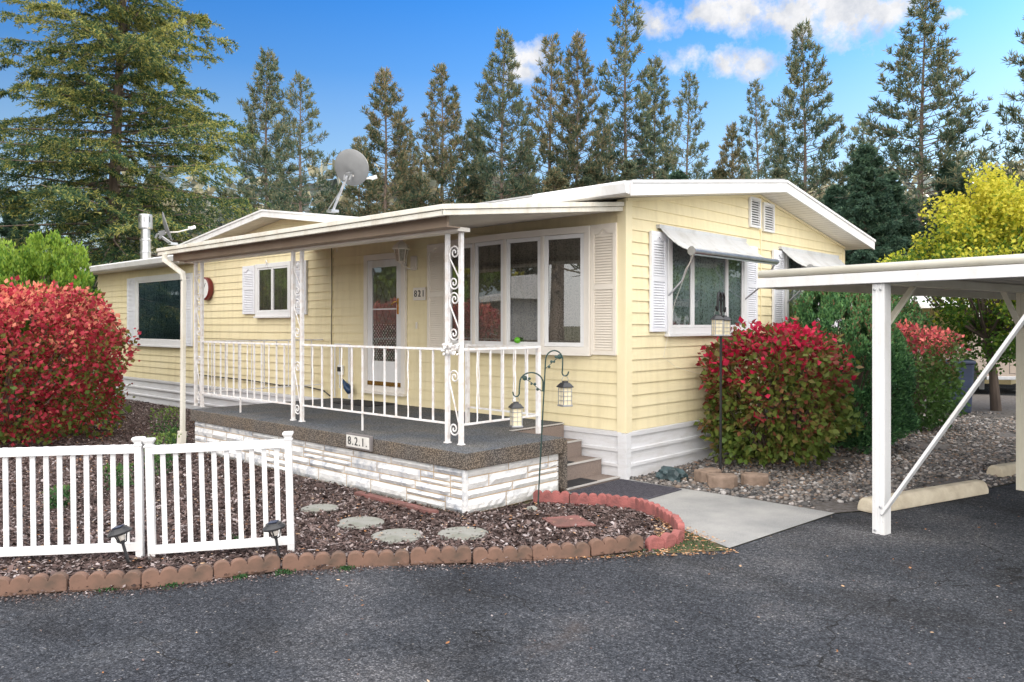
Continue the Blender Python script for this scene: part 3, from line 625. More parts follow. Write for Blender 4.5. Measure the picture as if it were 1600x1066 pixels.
# bow window with four casements
bx0, bx1, bz0, bz1 = -2.78, -.43, 1.31, 2.74
def bow(x): f = (x-bx0)/(bx1-bx0); return .045+.12*math.sin(PI*max(0, min(1, f)))
xs = [bx0+.05+(bx1-bx0-.10)*i/4 for i in range(5)]
bw = MB()
out = [(x, -bow(x)-.03) for x in [bx0]+xs+[bx1]]
bw.prism([(x, y, bz1-.075) for x, y in out]+[(bx1, -.016, bz1-.075), (bx0, -.016, bz1-.075)], (0, 0, .075))
bw.prism([(x, y, bz0) for x, y in out]+[(bx1, -.016, bz0), (bx0, -.016, bz0)], (0, 0, .095))
bw.box((bx0, -.075, bz0+.09), (bx0+.05, -.016, bz1-.07)); bw.box((bx1-.05, -.075, bz0+.09), (bx1, -.016, bz1-.07))
bwo = bw.build('bow_window', 'frame', house, bevel=.003)
for i in range(4):
    xa, xb = xs[i], xs[i+1]; pa = Vector((xa, -bow(xa), 0)); pb = Vector((xb, -bow(xb), 0)); d = (pb-pa); ln = d.length; d.normalize(); nn = Vector((d.y, -d.x, 0))
    mp = lambda u, o, z, pa=pa, d=d, nn=nn: tuple(pa+d*u+nn*o+Vector((0, 0, z)))
    def obox(m, u0, u1, o0, o1, z0, z1):
        m.add([mp(u0, o0, z0), mp(u1, o0, z0), mp(u1, o1, z0), mp(u0, o1, z0), mp(u0, o0, z1), mp(u1, o0, z1), mp(u1, o1, z1), mp(u0, o1, z1)],
              [(0, 3, 2, 1), (4, 5, 6, 7), (0, 1, 5, 4), (1, 2, 6, 5), (2, 3, 7, 6), (3, 0, 4, 7)])
    z0, z1 = bz0+.096, bz1-.076
    m = MB()
    for (u0, u1) in ((.0, .022), (ln-.022, ln)): obox(m, u0, u1, -.03, .022, z0, z1)
    c = m.build('mullion', 'frame', bwo)
    m = MB(); w_ = .048
    for (a, b, e, f_) in ((.024, ln-.024, z1-w_, z1-.002), (.024, ln-.024, z0+.002, z0+w_), (.024, .024+w_, z0+w_, z1-w_), (ln-.024-w_, ln-.024, z0+w_, z1-w_)): obox(m, a, b, -.01, .012, e, f_)
    m.build('sash', 'vinylW', bwo, bevel=.003)
    m = MB(); w2 = .075
    m.add([mp(.06, -.002, z0+.04), mp(ln-.06, -.002, z0+.04), mp(ln-.06, -.002, z1-.04), mp(.06, -.002, z1-.04)], [(0, 1, 2, 3)]); m.build('pane', 'glass', bwo)
    m = MB(); nq = 16
    for q in range(nq):
        a = .03+(ln-.06)*q/nq; b = .03+(ln-.06)*(q+1)/nq; oa = -.026+.006*math.sin(q*1.4+i); ob = -.026+.006*math.sin((q+1)*1.4+i)
        m.add([mp(a, oa, z0+.01), mp(b, ob, z0+.01), mp(b, ob, z1-.01), mp(a, oa, z1-.01)], [(0, 1, 2, 3)])
    m.build('curtain', 'laceB', bwo)
m = MB(); m.lathe([(.0, -.035), (.03, -.025), (.042, 0), (.03, .03), (.0, .04)], (-1.40, -bow(-1.4)-.02, 1.47), 12)
tag(m.build('green_ornament', 'clearplast', smooth=True), 'small bright green glass ball in the bow window', 'ornament')

# door: outer frame, storm door, inner door with lattice
DX0, DX1, DZ0, DZ1 = -4.56, -3.62, .70, 2.66
m = MB(); ring(m, DX0, DX1, DZ0-.0, DZ1, .085, .016, .058, front); m.box((DX0-.01, -.10, DZ0-.03), (DX1+.01, -.016, DZ0-.001))
df = m.build('door_frame', 'frame', house, bevel=.004)
dr = MB(); a, b = DX0+.09, DX1-.09
for q in ((a, b, DZ0+.09, 1.14), (a, b, 2.47, DZ1-.088), (a, a+.10, 1.14, 2.47), (b-.10, b, 1.14, 2.47)): dr.box((q[0], -.05, q[2]), (q[1], -.024, q[3]))
dr.box((a+.10, -.047, 1.865), (b-.10, -.026, 1.885))
do = dr.build('storm_door', 'white', house, bevel=.003)
m = MB(); ring(m, a+.06, b-.06, DZ0+.14, 1.08, .012, .049, .056, front); m.build('panel_moulding', 'white', do)
m = MB(); m.box((a+.005, -.057, DZ0+.092), (b-.005, -.049, DZ0+.15)); m.build('kick_plate', 'brass', do)
m = MB(); m.box((b-.075, -.062, 1.80), (b-.045, -.05, 2.02)); m.tube([(b-.06, -.06, 1.97), (b-.06, -.095, 1.975), (b-.10, -.105, 1.96), (b-.15, -.10, 1.93)], .011, 8); m.build('handle', 'brass', do, bevel=0)
m = MB(); m.add([(a+.09, -.036, 1.13), (b-.09, -.036, 1.13), (b-.09, -.036, 2.48), (a+.09, -.036, 2.48)], [(0, 1, 2, 3)]); m.build('pane', 'glass', do)
m = MB(); m.box((a+.02, -.026, .8), (b-.02, -.018, 2.55)); inn = m.build('inner_door', simple('inner_door', (.42, .37, .32), (.34, .29, .25), 3, .6), do)
m = MB(); m.add([(a+.10, -.0285, 1.15), (b-.10, -.0285, 1.15), (b-.10, -.0285, 1.66), (a+.10, -.0285, 1.66)], [(0, 1, 2, 3)]); m.build('lace_panel', 'doorlace', do)
m = MB(); gx0, gx1, gz0, gz1 = a+.19, b-.15, 1.68, 2.28
for i in range(-3, 4):
    for s in (1, -1):
        # diagonal glazing bars clipped to the light
        pts = []
        for k in range(41):
            x = gx0+(gx1-gx0)*k/40; z = (gz0+gz1)/2+s*(x-(gx0+gx1)/2)*1.9+i*.30
            if gz0 <= z <= gz1: pts.append((x, -.0305, z))
        if len(pts) > 2: m.bar(pts[0], pts[-1], .012, .004, up=(0, 1, 0))
ring(m, gx0-.02, gx1+.02, gz0-.02, gz1+.02, .018, .0265, .0315, front); m.build('diamond_lattice', 'beam', do)
# number plaques
def text(s, size, ext, name, mat, parent, mtx):
    cu = bpy.data.curves.new(name, 'FONT'); cu.body = s; cu.size = size; cu.extrude = ext; cu.align_x = 'CENTER'; cu.align_y = 'CENTER'; cu.space_character = 1.25
    ob = bpy.data.objects.new(name, cu); COL.objects.link(ob); bpy.context.view_layer.update()
    me = bpy.data.meshes.new_from_object(ob); bpy.data.objects.remove(ob); me.transform(mtx); return link(name, me, mat, parent)
FR = Matrix(((1, 0, 0, 0), (0, 0, -1, 0), (0, 1, 0, 0), (0, 0, 0, 1)))      # text plane turned to face -Y
m = MB(); m.box((-3.46, -.034, 1.985), (-3.21, -.016, 2.155)); pl = m.build('number_plaque', 'shutterS', house, bevel=.004)
m = MB(); ring(m, -3.46, -3.21, 1.985, 2.155, .018, .033, .04, front); m.build('plaque_rim', 'frame', pl)
text('821', .125, .002, 'house_number', 'dark', pl, Matrix.Translation((-3.335, -.0375, 2.07)) @ FR)
# wall lamp
lx, lz = -3.46, 2.50
m = MB(); m.box((lx-.065, -.04, lz-.105), (lx+.065, -.016, lz+.09)); wl = m.build('wall_lamp', 'shutterS', house, bevel=.01)
m = MB(); m.tube([(lx, -.03, lz-.06), (lx-.02, -.10, lz-.09), (lx-.05, -.17, lz-.05), (lx-.06, -.19, lz)], .011, 8)
m.lathe([(.015, -.02), (.04, 0), (.05, .012)], (lx-.06, -.20, lz+.0), 6); m.build('lamp_arm', 'shutterS', wl)
m = MB(); m.lathe([(.06, .012), (.092, .17)], (lx-.06, -.20, lz), 6); m.build('lamp_glass', simple('lamp_glass', (.50, .46, .36), (.30, .28, .22), 30, .2), wl)
m = MB(); m.lathe([(.118, .168), (.125, .185), (.10, .225), (.05, .265), (.025, .28), (.014, .33), (.004, .37)], (lx-.06, -.20, lz), 6)
for k in range(6):
    c_, s_2 = math.cos(k*PI/3), math.sin(k*PI/3); m.bar((lx-.06+.06*c_, -.2+.06*s_2, lz+.01), (lx-.06+.094*c_, -.2+.094*s_2, lz+.17), .012)
m.build('lamp_cap', 'shutterS', wl)
# doorbell
m = MB(); m.box((-3.42, -.035, 1.60), (-3.39, -.016, 1.69)); m.build('doorbell', 'frame', house, bevel=.004)
# awnings over the gable windows
M['awn'] = grimy('awning_slats', (.55, .56, .57), (.36, .35, .33), .5, .8)
def awning(y0, y1, zt, mat='awn'):
    m = MB(); n = 14; pr = []
    for i in range(n+1):
        f = i/n; x = .03+.44*f; z = zt-.30*(1-(1-f)**1.7); pr.append((x, z+.003*(i % 2)))
    for i in range(n):
        (xa, za), (xb, zb) = pr[i], pr[i+1]
        m.add([(xa, y0, za), (xa, y1, za), (xb, y1, zb), (xb, y0, zb), (xa, y0, za-.008), (xa, y1, za-.008), (xb, y1, zb-.008), (xb, y0, zb-.008)], [(0, 1, 2, 3), (7, 6, 5, 4), (0, 3, 7, 4), (1, 5, 6, 2)])
    aw = m.build('awning', mat, house)
    xe, ze = pr[-1]
    m = MB(); m.tube([(xe, y0-.02, ze-.01), (xe, y1+.02, ze-.01)], .032, 12); m.box((xe-.012, y0, ze-.055), (xe+.012, y1, ze-.04)); m.build('awning_roller', 'galv', aw, smooth=False)
    m = MB(); m.lathe([(.05, 0), (.05, .012)], (xe, y0-.03, ze-.01), 14, axis=Matrix.Rotation(R(90), 3, 'X')); m.build('roller_wheel', 'galv', aw)
    m = MB(); m.box((.0, y0-.02, zt-.03), (.06, y1+.02, zt+.012)); m.build('awning_rail', 'awn', aw)
    for yy, wv in ((y0+.02, .10), (y1-.02, -.0)):
        m = MB(); m.tube([(xe, yy, ze-.02), (xe-.06, yy+wv*.3, ze-.12), (xe-.12, yy+wv*.3, ze-.2), (xe-.2, yy+wv*.8, ze-.32), (.02, yy+wv*1.6, ze-.50)], .011, 8); m.build('awning_arm', 'galv', aw)
    return aw
awning(.60, 2.62, 2.76); awning(3.70, 5.75, 2.74)
m = MB(); m.tube([(.46, .62, 2.44), (.2, .66, 1.9), (.03, .70, 1.29)], .002, 4); m.tube([(.03, .70, 1.29), (.03, .95, 1.17), (.03, 1.7, 1.02)], .002, 4); m.build('awning_cord', 'frame', house)
# porch wall: low hose line, outlet
m = MB(); m.tube([(-10, -.035, .70), (-8, -.035, .69), (-6.9, -.04, .655), (-6.2, -.04, .68), (-5.9, -.05, .66), (-5.6, -.05, .64), (-5.35, -.1, .575)], .010, 6); m.build('cable', 'dark', house)

# ------------------------------------------------------------------ porch
porch = empty('porch', 'front porch with brown carpeted deck, white ledgestone base and flat awning roof', 'porch')
DZ = .55
m = MB(); m.box((-5.27, -2.30, .40), (-.03, -.97, DZ)); m.box((-5.27, -.97, .40), (-.82, -.04, DZ)); dk = m.build('deck_carpet', 'carpet', porch, bevel=.012)
m = MB(); m.box((-.20, -1.0, .05), (-.02, -.945, DZ-.02)); m.build('carpet_return', 'carpet', dk, bevel=.006)
# ledgestone: random ashlar, each stone a slightly irregular pillow
m = MB(); m.box((-5.22, -2.25, 0.0), (-.09, -1.02, .40)); bs_ = m.build('base_core', 'mortar', porch)
def ashlar(u0, u1, z0, z1, mp, seed):
    rs = random.Random(seed); m = MB(); g_ = .0045
    def stone(a, b, c, d):
        dep = rs.uniform(.012, .028); nx = max(2, int((b-a)/.045)); nz_ = max(2, int((d-c)/.035)); vs = []; fs = []
        for j in range(nz_+1):
            for i in range(nx+1):
                f, h = i/nx, j/nz_; e = min(min(f, 1-f)*(b-a)/.018, min(h, 1-h)*(d-c)/.014, 1)
                vs.append(mp(a+(b-a)*f, .002+e*(dep+rs.uniform(-.005, .006)), c+(d-c)*h))
        for j in range(nz_):
            for i in range(nx): k = j*(nx+1)+i; fs.append((k, k+1, k+nx+2, k+nx+1))
        m.add(vs, fs)
    rows = [(0, .135), (.135, .215), (.215, .325), (.325, .405)]
    for ri, (a, b) in enumerate(rows):
        u = u0
        while u < u1-.001:
            wd = rs.uniform(.30, .66)
            if u1-u-wd < .15: wd = u1-u
            if rs.random() < .30 and b-a > .10:
                zc = a+(b-a)*rs.uniform(.42, .6); us = u+wd*rs.uniform(.35, .65)
                stone(u+g_, u+wd-g_, a+g_, zc-g_)
                if rs.random() < .5 and wd > .3: stone(u+g_, us-g_, zc+g_, b-g_); stone(us+g_, u+wd-g_, zc+g_, b-g_)
                else: stone(u+g_, u+wd-g_, zc+g_, b-g_)
            else: stone(u+g_, u+wd-g_, a+g_, b-g_)
            u += wd
    return m
ashlar(-5.24, -.07, 0, .405, lambda u, o, z: (u, -2.25-o, z), 3).build('stone_facing', 'stone', porch)
ashlar(-2.27, -1.0, 0, .405, lambda u, o, z: (-.09+o, u, z), 5).build('stone_facing', 'stone', porch)
m = MB(); m.box((-.105, -2.285, 0), (-.065, -2.245, .40)); m.build('corner_mortar', 'stone', porch, bevel=.006)
# steps
treads = [(-.82, .385), (-.56, .215), (-.287, .045)]
st = MB(); st.box((-1.0, -.94, 0), (-.815, -.034, .52)); st.box((-.815, -.94, 0), (-.56, -.034, .375)); st.box((-.56, -.94, 0), (-.287, -.034, .205)); st.box((-.287, -.94, 0), (-.045, -.034, .035))
sto = st.build('steps', 'step', porch, bevel=.006)
for (x, z) in ((-.82, .545), (-.56, .38), (-.287, .21), (-.045, .04)):
    m = MB(); m.box((x-.03, -.935, z-.014), (x+.012, -.04, z)); m.build('step_nosing', simple('nosing%g' % x, (.52, .50, .48), (.42, .40, .38), 8, .6), sto, bevel=.003)
# porch roof: pans running from wall to eave, with a double-lipped fascia
zw, zf, yf = 2.90, 2.625, -2.40
def rz(y): return zw+(zf-zw)*(y/yf)
def xr_(y): return -.035-.165*(y/yf)
m = MB(); n = 60; X0 = -5.95
for i in range(n):
    xa = X0+(-.05-X0)*i/n; xb = X0+(-.05-X0)*(i+1)/n; xm = xa+(xb-xa)*.8
    for (a, b, oa, ob) in ((xa, xm, 0, 0), (xm, xm+.008, 0, -.03), (xm+.008, xb-.004, -.03, -.03), (xb-.004, xb, -.03, 0)):
        m.add([(a, -.02, rz(-.02)+oa), (b, -.02, rz(-.02)+ob), (b, yf, rz(yf)+ob), (a, yf, rz(yf)+oa)], [(0, 1, 2, 3)])
M['pan'] = simple('roof_pan', (.68, .63, .56), (.60, .55, .48), 3, .5)
pr_ = m.build('porch_roof', 'pan', porch, clip=[((-.035, 0, 2.8), Vector((2.4, -.165, 0)))])
m = MB(); m.prism([(X0, -.0, rz(0)+.035), (-.035, -.0, rz(0)+.035), (-.2, yf, rz(yf)+.035), (X0, yf, rz(yf)+.035)], (0, 0, .02)); m.build('roof_top', 'old', pr_)
m = MB()
for (z0, z1, o) in ((-.035, .012, .03), (.016, .062, .045)):
    m.prism([(X0-.02, yf-o, zf+z0), (X0-.02, yf-o, zf+z1), (X0-.02, yf+.0, zf+z1), (X0-.02, yf+.0, zf+z0)], (-.2-X0+.02+o*.6, 0, 0))
m.build('front_fascia', 'old', pr_, bevel=.006)
m = MB()
for (z0, z1, o) in ((-.035, .012, .0), (.016, .062, .015)):
    a = Vector((-.035, -.03, rz(-.03))); b = Vector((-.2, yf-.03, zf)); nx = Vector((.03+o, 0, 0))
    m.prism([a+Vector((0, 0, z0)), a+Vector((0, 0, z1)), b+Vector((0, 0, z1)), b+Vector((0, 0, z0))], nx)
m.build('side_fascia', 'old', pr_, bevel=.005)
m = MB(); m.box((X0+.08, -2.26, 2.52), (-.32, -2.235, 2.625)); m.box((X0+.08, -2.235, 2.52), (-.32, -2.10, 2.532)); m.build('beam', 'beam', pr_)
m = MB(); m.box((X0+.08, -2.11, 2.50), (-.34, -1.96, 2.535)); m.build('post_header', 'frame', pr_)
# downspout
m = MB(); sx_, sy_ = -5.30, -2.36
m.bar((-5.70, yf-.05, 2.60), (-5.70, yf-.05, 2.50), .06, .05); m.bar((-5.70, yf-.05, 2.52), (-5.36, sy_, 2.33), .06, .05); m.bar((-5.36, sy_, 2.345), (sx_-.03, sy_, 2.22), .06, .05)
m.bar((sx_-.03, sy_, 2.25), (sx_-.06, sy_, .10), .065, .05); m.bar((sx_-.07, sy_-.0, .26), (sx_-.07, sy_-.02, .0), .10, .08); dn = m.build('downspout', 'old', porch, bevel=.006)

# ornamental posts
def spiral(cx, cz, r0, turns, a0, sgn, n=26):
    return [(cx+(r0*(1-.86*i/n))*math.cos(a0+sgn*2*PI*turns*i/n), 0, cz+(r0*(1-.86*i/n))*math.sin(a0+sgn*2*PI*turns*i/n)) for i in range(n+1)]
PW = .185
def make_post(x, y, label=None):
    p = MB(); r = .019; pts = []
    o = bpy.data.objects.new('post', None); 
    m = MB(); m.box((0-r, -r, DZ), (r, r, 2.505)); m.box((PW-r, -r, DZ), (PW+r, r, 2.505)); m.box((-r-.01, -r-.008, DZ), (r+.01, r+.008, DZ+.012)); m.box((PW-r-.01, -r-.008, DZ), (PW+r+.01, r+.008, DZ+.012))
    po = m.build('post', 'iron', porch, bevel=.003, loc=(x, y, 0))
    for z0 in (.62, 1.50, 1.97):
        H_ = .46 if z0 > 1 else .62
        if z0 > 1.9: H_ = .42
        top = spiral(PW*.52, z0+H_-.07, .066, 1.6, PI, -1); bot = spiral(PW*.48, z0+.07, .066, 1.6, 0, -1)
        s = MB(); s.tube(list(reversed(top))+[(PW*.5-.062, 0, z0+H_-.12), (PW*.5, 0, z0+H_*.5), (PW*.5+.06, 0, z0+.12)]+bot, .0078, 5)
        s.build('scroll', 'iron', po)
    return po
posts = [make_post(-.60, -2.0), make_post(-3.20, -2.04), make_post(-5.62, -2.06)]
fl = MB(); rs = random.Random(2)
for i in range(26):
    cx, cz, cy = rs.uniform(-.02, .17), rs.uniform(1.38, 1.47), rs.uniform(-.05, -.02); r_ = rs.uniform(.015, .03)
    fl.lathe([(.002, -r_*.5), (r_*.7, -r_*.3), (r_, 0), (r_*.5, r_*.5), (.002, r_*.55)], (cx, cy, cz), 7, axis=Matrix.Rotation(rs.uniform(0, 3), 3, 'X'))
fl.build('flower_boss', 'iron', posts[0])
def rail(p, q, n, foot=None, ztop=1.425, zbot=.735):
    m = MB(); p = Vector(p); q = Vector(q)
    m.bar(p+Vector((0, 0, ztop)), q+Vector((0, 0, ztop)), .032, .022); ro_ = m.build('railing', 'iron', porch, bevel=.002)
    m = MB(); m.bar(p+Vector((0, 0, zbot)), q+Vector((0, 0, zbot)), .028, .018); m.build('bottom_rail', 'iron', ro_, bevel=.002)
    for i in range(1, n+1):
        b_ = p+(q-p)*(i/(n+1)); m = MB(); z0 = zbot
        if foot == i: z0 = DZ
        if i % 3 == 1:   # twisted baluster
            pts = [(b_.x+.004*math.sin(k*1.1), b_.y, z0+(ztop-z0)*k/14) for k in range(15)]; m.tube(pts, .0085, 4)
        else: m.bar((b_.x, b_.y, z0), (b_.x, b_.y, ztop), .0155)
        m.build('baluster', 'iron', ro_)
    return ro_
rail((-3.0, -2.03, 0), (-.62, -2.0, 0), 12, foot=6); rail((-5.43, -2.06, 0), (-3.22, -2.04, 0), 12, foot=6)
rail((-.405, -1.98, 0), (-.41, -.93, 0), 5); rail((-1.52, -.86, 0), (-.43, -.91, 0), 5)
rail((-5.60, -2.04, 0), (-5.62, -.05, 0), 9)
m = MB(); m.box((-.435, -.95, DZ), (-.395, -.91, 1.44)); m.build('newel_post', 'iron', porch, bevel=.003); m = MB(); m.box((-1.55, -.88, DZ), (-1.51, -.84, 1.44)); m.build('newel_post', 'iron', porch, bevel=.003)
# ceiling hooks
m = MB()
for (x, y) in ((-1.15, -1.5),): m.tube([(x, y, 2.70), (x+.01, y, 2.66), (x-.02, y, 2.63), (x+.015, y, 2.60), (x-.015, y, 2.565), (x+.01, y, 2.53), (x-.015, y, 2.51)], .006, 5)
m.tube([(-3.85, -1.0, 2.72), (-3.85, -1.0, 2.60)], .004, 4); m.tube([(-7.3, -.06, 2.70), (-7.26, -.08, 2.74), (-7.22, -.08, 2.70), (-7.28, -.08, 2.64), (-7.22, -.08, 2.62)], .008, 5)
m.build('hanging_hook', 'iron', pr_)
# number plaque on the deck edge
m = MB(); m.box((-1.745, -2.335, .425), (-1.335, -2.302, .575)); pq = m.build('number_plaque', simple('plaque_frame', (.22, .20, .20), (.15, .14, .14), 9, .6), porch, bevel=.006)
m = MB(); m.box((-1.725, -2.341, .443), (-1.355, -2.333, .557)); m.build('plaque_tile', simple('plaque_tile', (.72, .70, .66), (.6, .58, .55), 20, .5), pq, bevel=.002)
text('8.2.1.', .115, .002, 'house_number', 'dark', pq, Matrix.Translation((-1.54, -2.343, .50)) @ FR)


# ------------------------------------------------------------------ loose things on and by the porch
def matthing(name, label, cat, loc, w, d, h, mat, rotz=0, ribs=0):
    m = MB(); m.box((-w/2, -d/2, 0), (w/2, d/2, h)); o = m.build(name, mat, loc=loc, bevel=h*.4); o.rotation_euler = (0, 0, rotz)
    tag(o, label, cat)
    if ribs:
        r = MB()
        for i in range(ribs):
            x = -w/2+.02+(w-.04)*i/(ribs-1); r.box((x-.003, -d/2+.02, h), (x+.003, d/2-.02, h+.005))
        for i in range(int(ribs*d/w)):
            y = -d/2+.02+(d-.04)*i/(int(ribs*d/w)-1); r.box((-w/2+.02, y-.003, h+.0005), (w/2-.02, y+.003, h+.0045))
        r.build('tread', mat, o)
    return o
matthing('doormat', 'flat black doormat lying on the deck before the front door', 'doormat', (-4.22, -.32, DZ+.001), .85, .5, .014, 'black', .03)
matthing('rubber_mat', 'large dark grey grid rubber mat at the foot of the steps', 'mat', (.36, -.50, .009), .74, .86, .012, 'matgrey', 0, 30)
matthing('step_mat', 'small black mat on the middle step', 'mat', (-.43, -.68, .206), .22, .44, .010, 'black')
matthing('step_mat', 'small black mat on the lowest step', 'mat', (-.17, -.66, .036), .22, .50, .010, 'black')
# white plastic rack leaning on the wall
m = MB()
def rk(a, b, w_=.03): m.bar(a, b, w_, .022)
x0, x1, yr = -5.28, -4.90, -.06
rk((x0, yr, 1.36), (x1, yr, 1.36)); rk((x0, yr, .56), (x0, yr, 1.36), .02); rk((x1, yr, .56), (x1, yr, 1.36), .05); rk((-5.15, yr, .7), (-5.15, yr, 1.36), .015)
wr = m.build('white_rack', 'vinylW', bevel=.003); tag(wr, 'narrow white upright rack leaning on the wall left of the door', 'rack')
m = MB(); m.box((-5.22, -.05, .90), (-5.10, -.018, 1.05)); ob_ = m.build('outlet_box', 'vinylW', house, bevel=.006)
m = MB(); m.box((-5.20, -.075, .95), (-5.13, -.05, 1.02)); m.build('outlet_plug', 'dark', ob_, bevel=.006)
m = MB(); m.lathe([(.01, 0), (.05, .02), (.055, .12), (.03, .19), (.015, .26), (.012, .30)], (0, 0, 0), 12); sp = m.build('blue_brush', 'blueplastic', smooth=True)
sp.location = (-4.78, -.13, .66); sp.rotation_euler = (0, R(-48), 0); tag(sp, 'dark blue brush hanging low on the wall left of the door', 'brush')
# round dial on the wall
dl = empty('wall_thermometer', 'round white wall thermometer with dark red rim near the left post', 'thermometer', (-9.45, -.02, 2.33))
AX = Matrix.Rotation(R(90), 3, 'X')
m = MB(); m.lathe([(.195, 0), (.215, .02), (.215, .085), (.19, .10)], (0, 0, 0), 28, axis=AX); m.build('rim', 'red', dl, smooth=False)
m = MB(); m.lathe([(.188, .09), (.186, .104)], (0, 0, 0), 28, axis=AX); m.build('face', 'vinylW', dl)
m = MB(); m.bar((0, -.107, -.02), (.09, -.107, .10), .012, .003, up=(0, 1, 0)); m.build('needle', 'dark', dl)

# ------------------------------------------------------------------ satellite dishes
def dish(name, label, base, centre, rad, normal, lnb, mat_d):
    o = empty(name, label, 'satellite dish', base); b = Vector((0, 0, 0)); c = Vector(centre)-Vector(base); nrm = Vector(normal).normalized()
    q = nrm.to_track_quat('Z', 'Y').to_matrix(); m = MB()
    prof = [(.001, -.10*rad*2), (rad*.35, -.085*rad*2), (rad*.7, -.045*rad*2), (rad*.97, .0), (rad, .012), (rad*.96, .016), (rad*.7, -.035*rad*2), (rad*.35, -.072*rad*2), (.001, -.085*rad*2)]
    m.lathe(prof, c, 36, axis=q); m.build('reflector', mat_d, o, smooth=True)
    m = MB(); k = c-nrm*rad*.22-Vector((0, 0, rad*.35))
    m.bar(k+nrm*.12*rad, k-nrm*.09, .07, .09); m.bar(k-nrm*.05+RT*.05, k-nrm*.13+RT*.05+Vector((0, 0, -.08)), .03, .05); m.bar(k-nrm*.05-RT*.06, k-nrm*.12-RT*.04+Vector((0, 0, -.08)), .03, .04); m.build('bracket', 'dish', o, bevel=.006)
    m = MB(); m.tube([b, b*.4+k*.6-nrm*.06, k-nrm*.10], .022, 10); m.build('mast', 'galv', o)
    m = MB(); m.box((-.07, -.07, -.02), (.07, .07, .02)); m.bar((-.25, .05, .02), (k*.6-nrm*.1), .012); m.build('foot', 'galv', o)
    e = Vector(lnb)-Vector(base); m = MB(); m.tube([k, k.lerp(e, .5)-Vector((0, 0, .03)), e], .014, 8); m.build('feed_arm', 'frame', o)
    m = MB(); m.tube([e-RT*.03, e+RT*.06+Vector((0, 0, .03))], .032, 10); m.tube([e-RT*.07+Vector((0, 0, .02)), e-RT*.02], .022, 8); m.build('feed_horn', 'vinylW', o)
    return o
def at(px, py, D): return CAM+dirpx(px, py)*D
dish('satellite_dish', 'round grey satellite dish seen from behind on the cross gable ridge', at(520, 330, 12.9), at(549, 262, 12.95), .30, F*.95+RT*.22+Vector((0, 0, .35)), at(583, 279, 13.3), 'dish')
dish('satellite_dish', 'small dark satellite dish seen edge-on above the left wing eave', at(270, 381, 15.8), at(261, 354, 15.8), .30, RT*.90+F*.35+Vector((0, 0, .30)), at(300, 357, 15.7), 'dish')

# ------------------------------------------------------------------ picket fence panels
def fence(name, label, A, B, n, lean, h=.86):
    A = Vector((*A, 0)); B = Vector((*B, 0)); d = B-A; ln = d.length; ang = math.atan2(d.y, d.x)
    o = empty(name, label, 'fence', A, ang, 'white picket fence panels'); o.rotation_euler = (0, -lean, ang)
    zt, zb = h-.085, .075
    for z in (zt, zb):
        m = MB(); m.box((-.02, -.032, z-.030), (ln+.02, -.004, z+.030)); m.build('rail', 'vinylW', o, bevel=.003)
    for x in (0, ln):
        m = MB(); m.box((x-.024, -.030, -.05), (x+.024, .018, h-.07)); p = m.build('post', 'vinylW', o, bevel=.003)
        m = MB(); m.lathe([(.040, -.02), (.046, -.008), (.030, -.0), (.052, .028), (.052, .036), (.046, .044)], (x, -.006, h-.048), 4, rot=PI/4); m.build('post_cap', 'vinylW', p)
    for i in range(n):
        x = ln*(i+1)/(n+1); m = MB(); m.box((x-.017, -.003, zb-.03), (x+.017, .010, zt+.03)); m.build('picket', 'vinylW', o, bevel=.002)
    return o
fence('picket_fence_panel', 'right white vinyl picket panel, ending behind the right path light', (-.755, -4.648), (-.185, -3.895), 10, R(1.5))
fence('picket_fence_panel', 'left white vinyl picket panel, running out of the left side of the photo', (-2.03, -6.12), (-.82, -4.705), 20, R(.7), .845)

# path lights
def pathlight(loc, rot, label):
    o = empty('solar_path_light', label, 'path light', loc, 0, 'solar path lights by the fence'); o.rotation_euler = rot; o.scale = (1.22, 1.22, 1.18)
    m = MB(); m.tube([(0, 0, -.05), (0, 0, .175)], .0085, 8); m.build('stake', 'dark', o)
    m = MB()
    for k in range(4):
        a = k*PI/2; c_, s2 = math.cos(a), math.sin(a); m.tube([(0, 0, .14), (.024*c_, .024*s2, .150), (.03*c_, .03*s2, .175), (.04*c_, .04*s2, .20)], .004, 5)
    m.build('cage', 'dark', o)
    m = MB(); m.lathe([(.015, .16), (.022, .175), (.02, .198)], n=12); m.build('lens', 'frame', o)
    m = MB(); m.lathe([(.050, .196), (.064, .200), (.066, .210), (.052, .222), (.046, .226), (.044, .234), (.004, .240)], n=20); m.build('cap', 'dark', o)
    m = MB(); m.box((-.025, -.025, .2395), (.025, .025, .243)); m.build('solar_cell', 'navy', o)
    return o
pathlight((-.715, -4.82, .0), (R(4), R(-14), R(40)), 'leaning black solar path light before the joint of the two fence panels')
pathlight((-.06, -4.06, .0), (R(2), R(-9), R(40)), 'black solar path light before the right-hand end post of the fence')

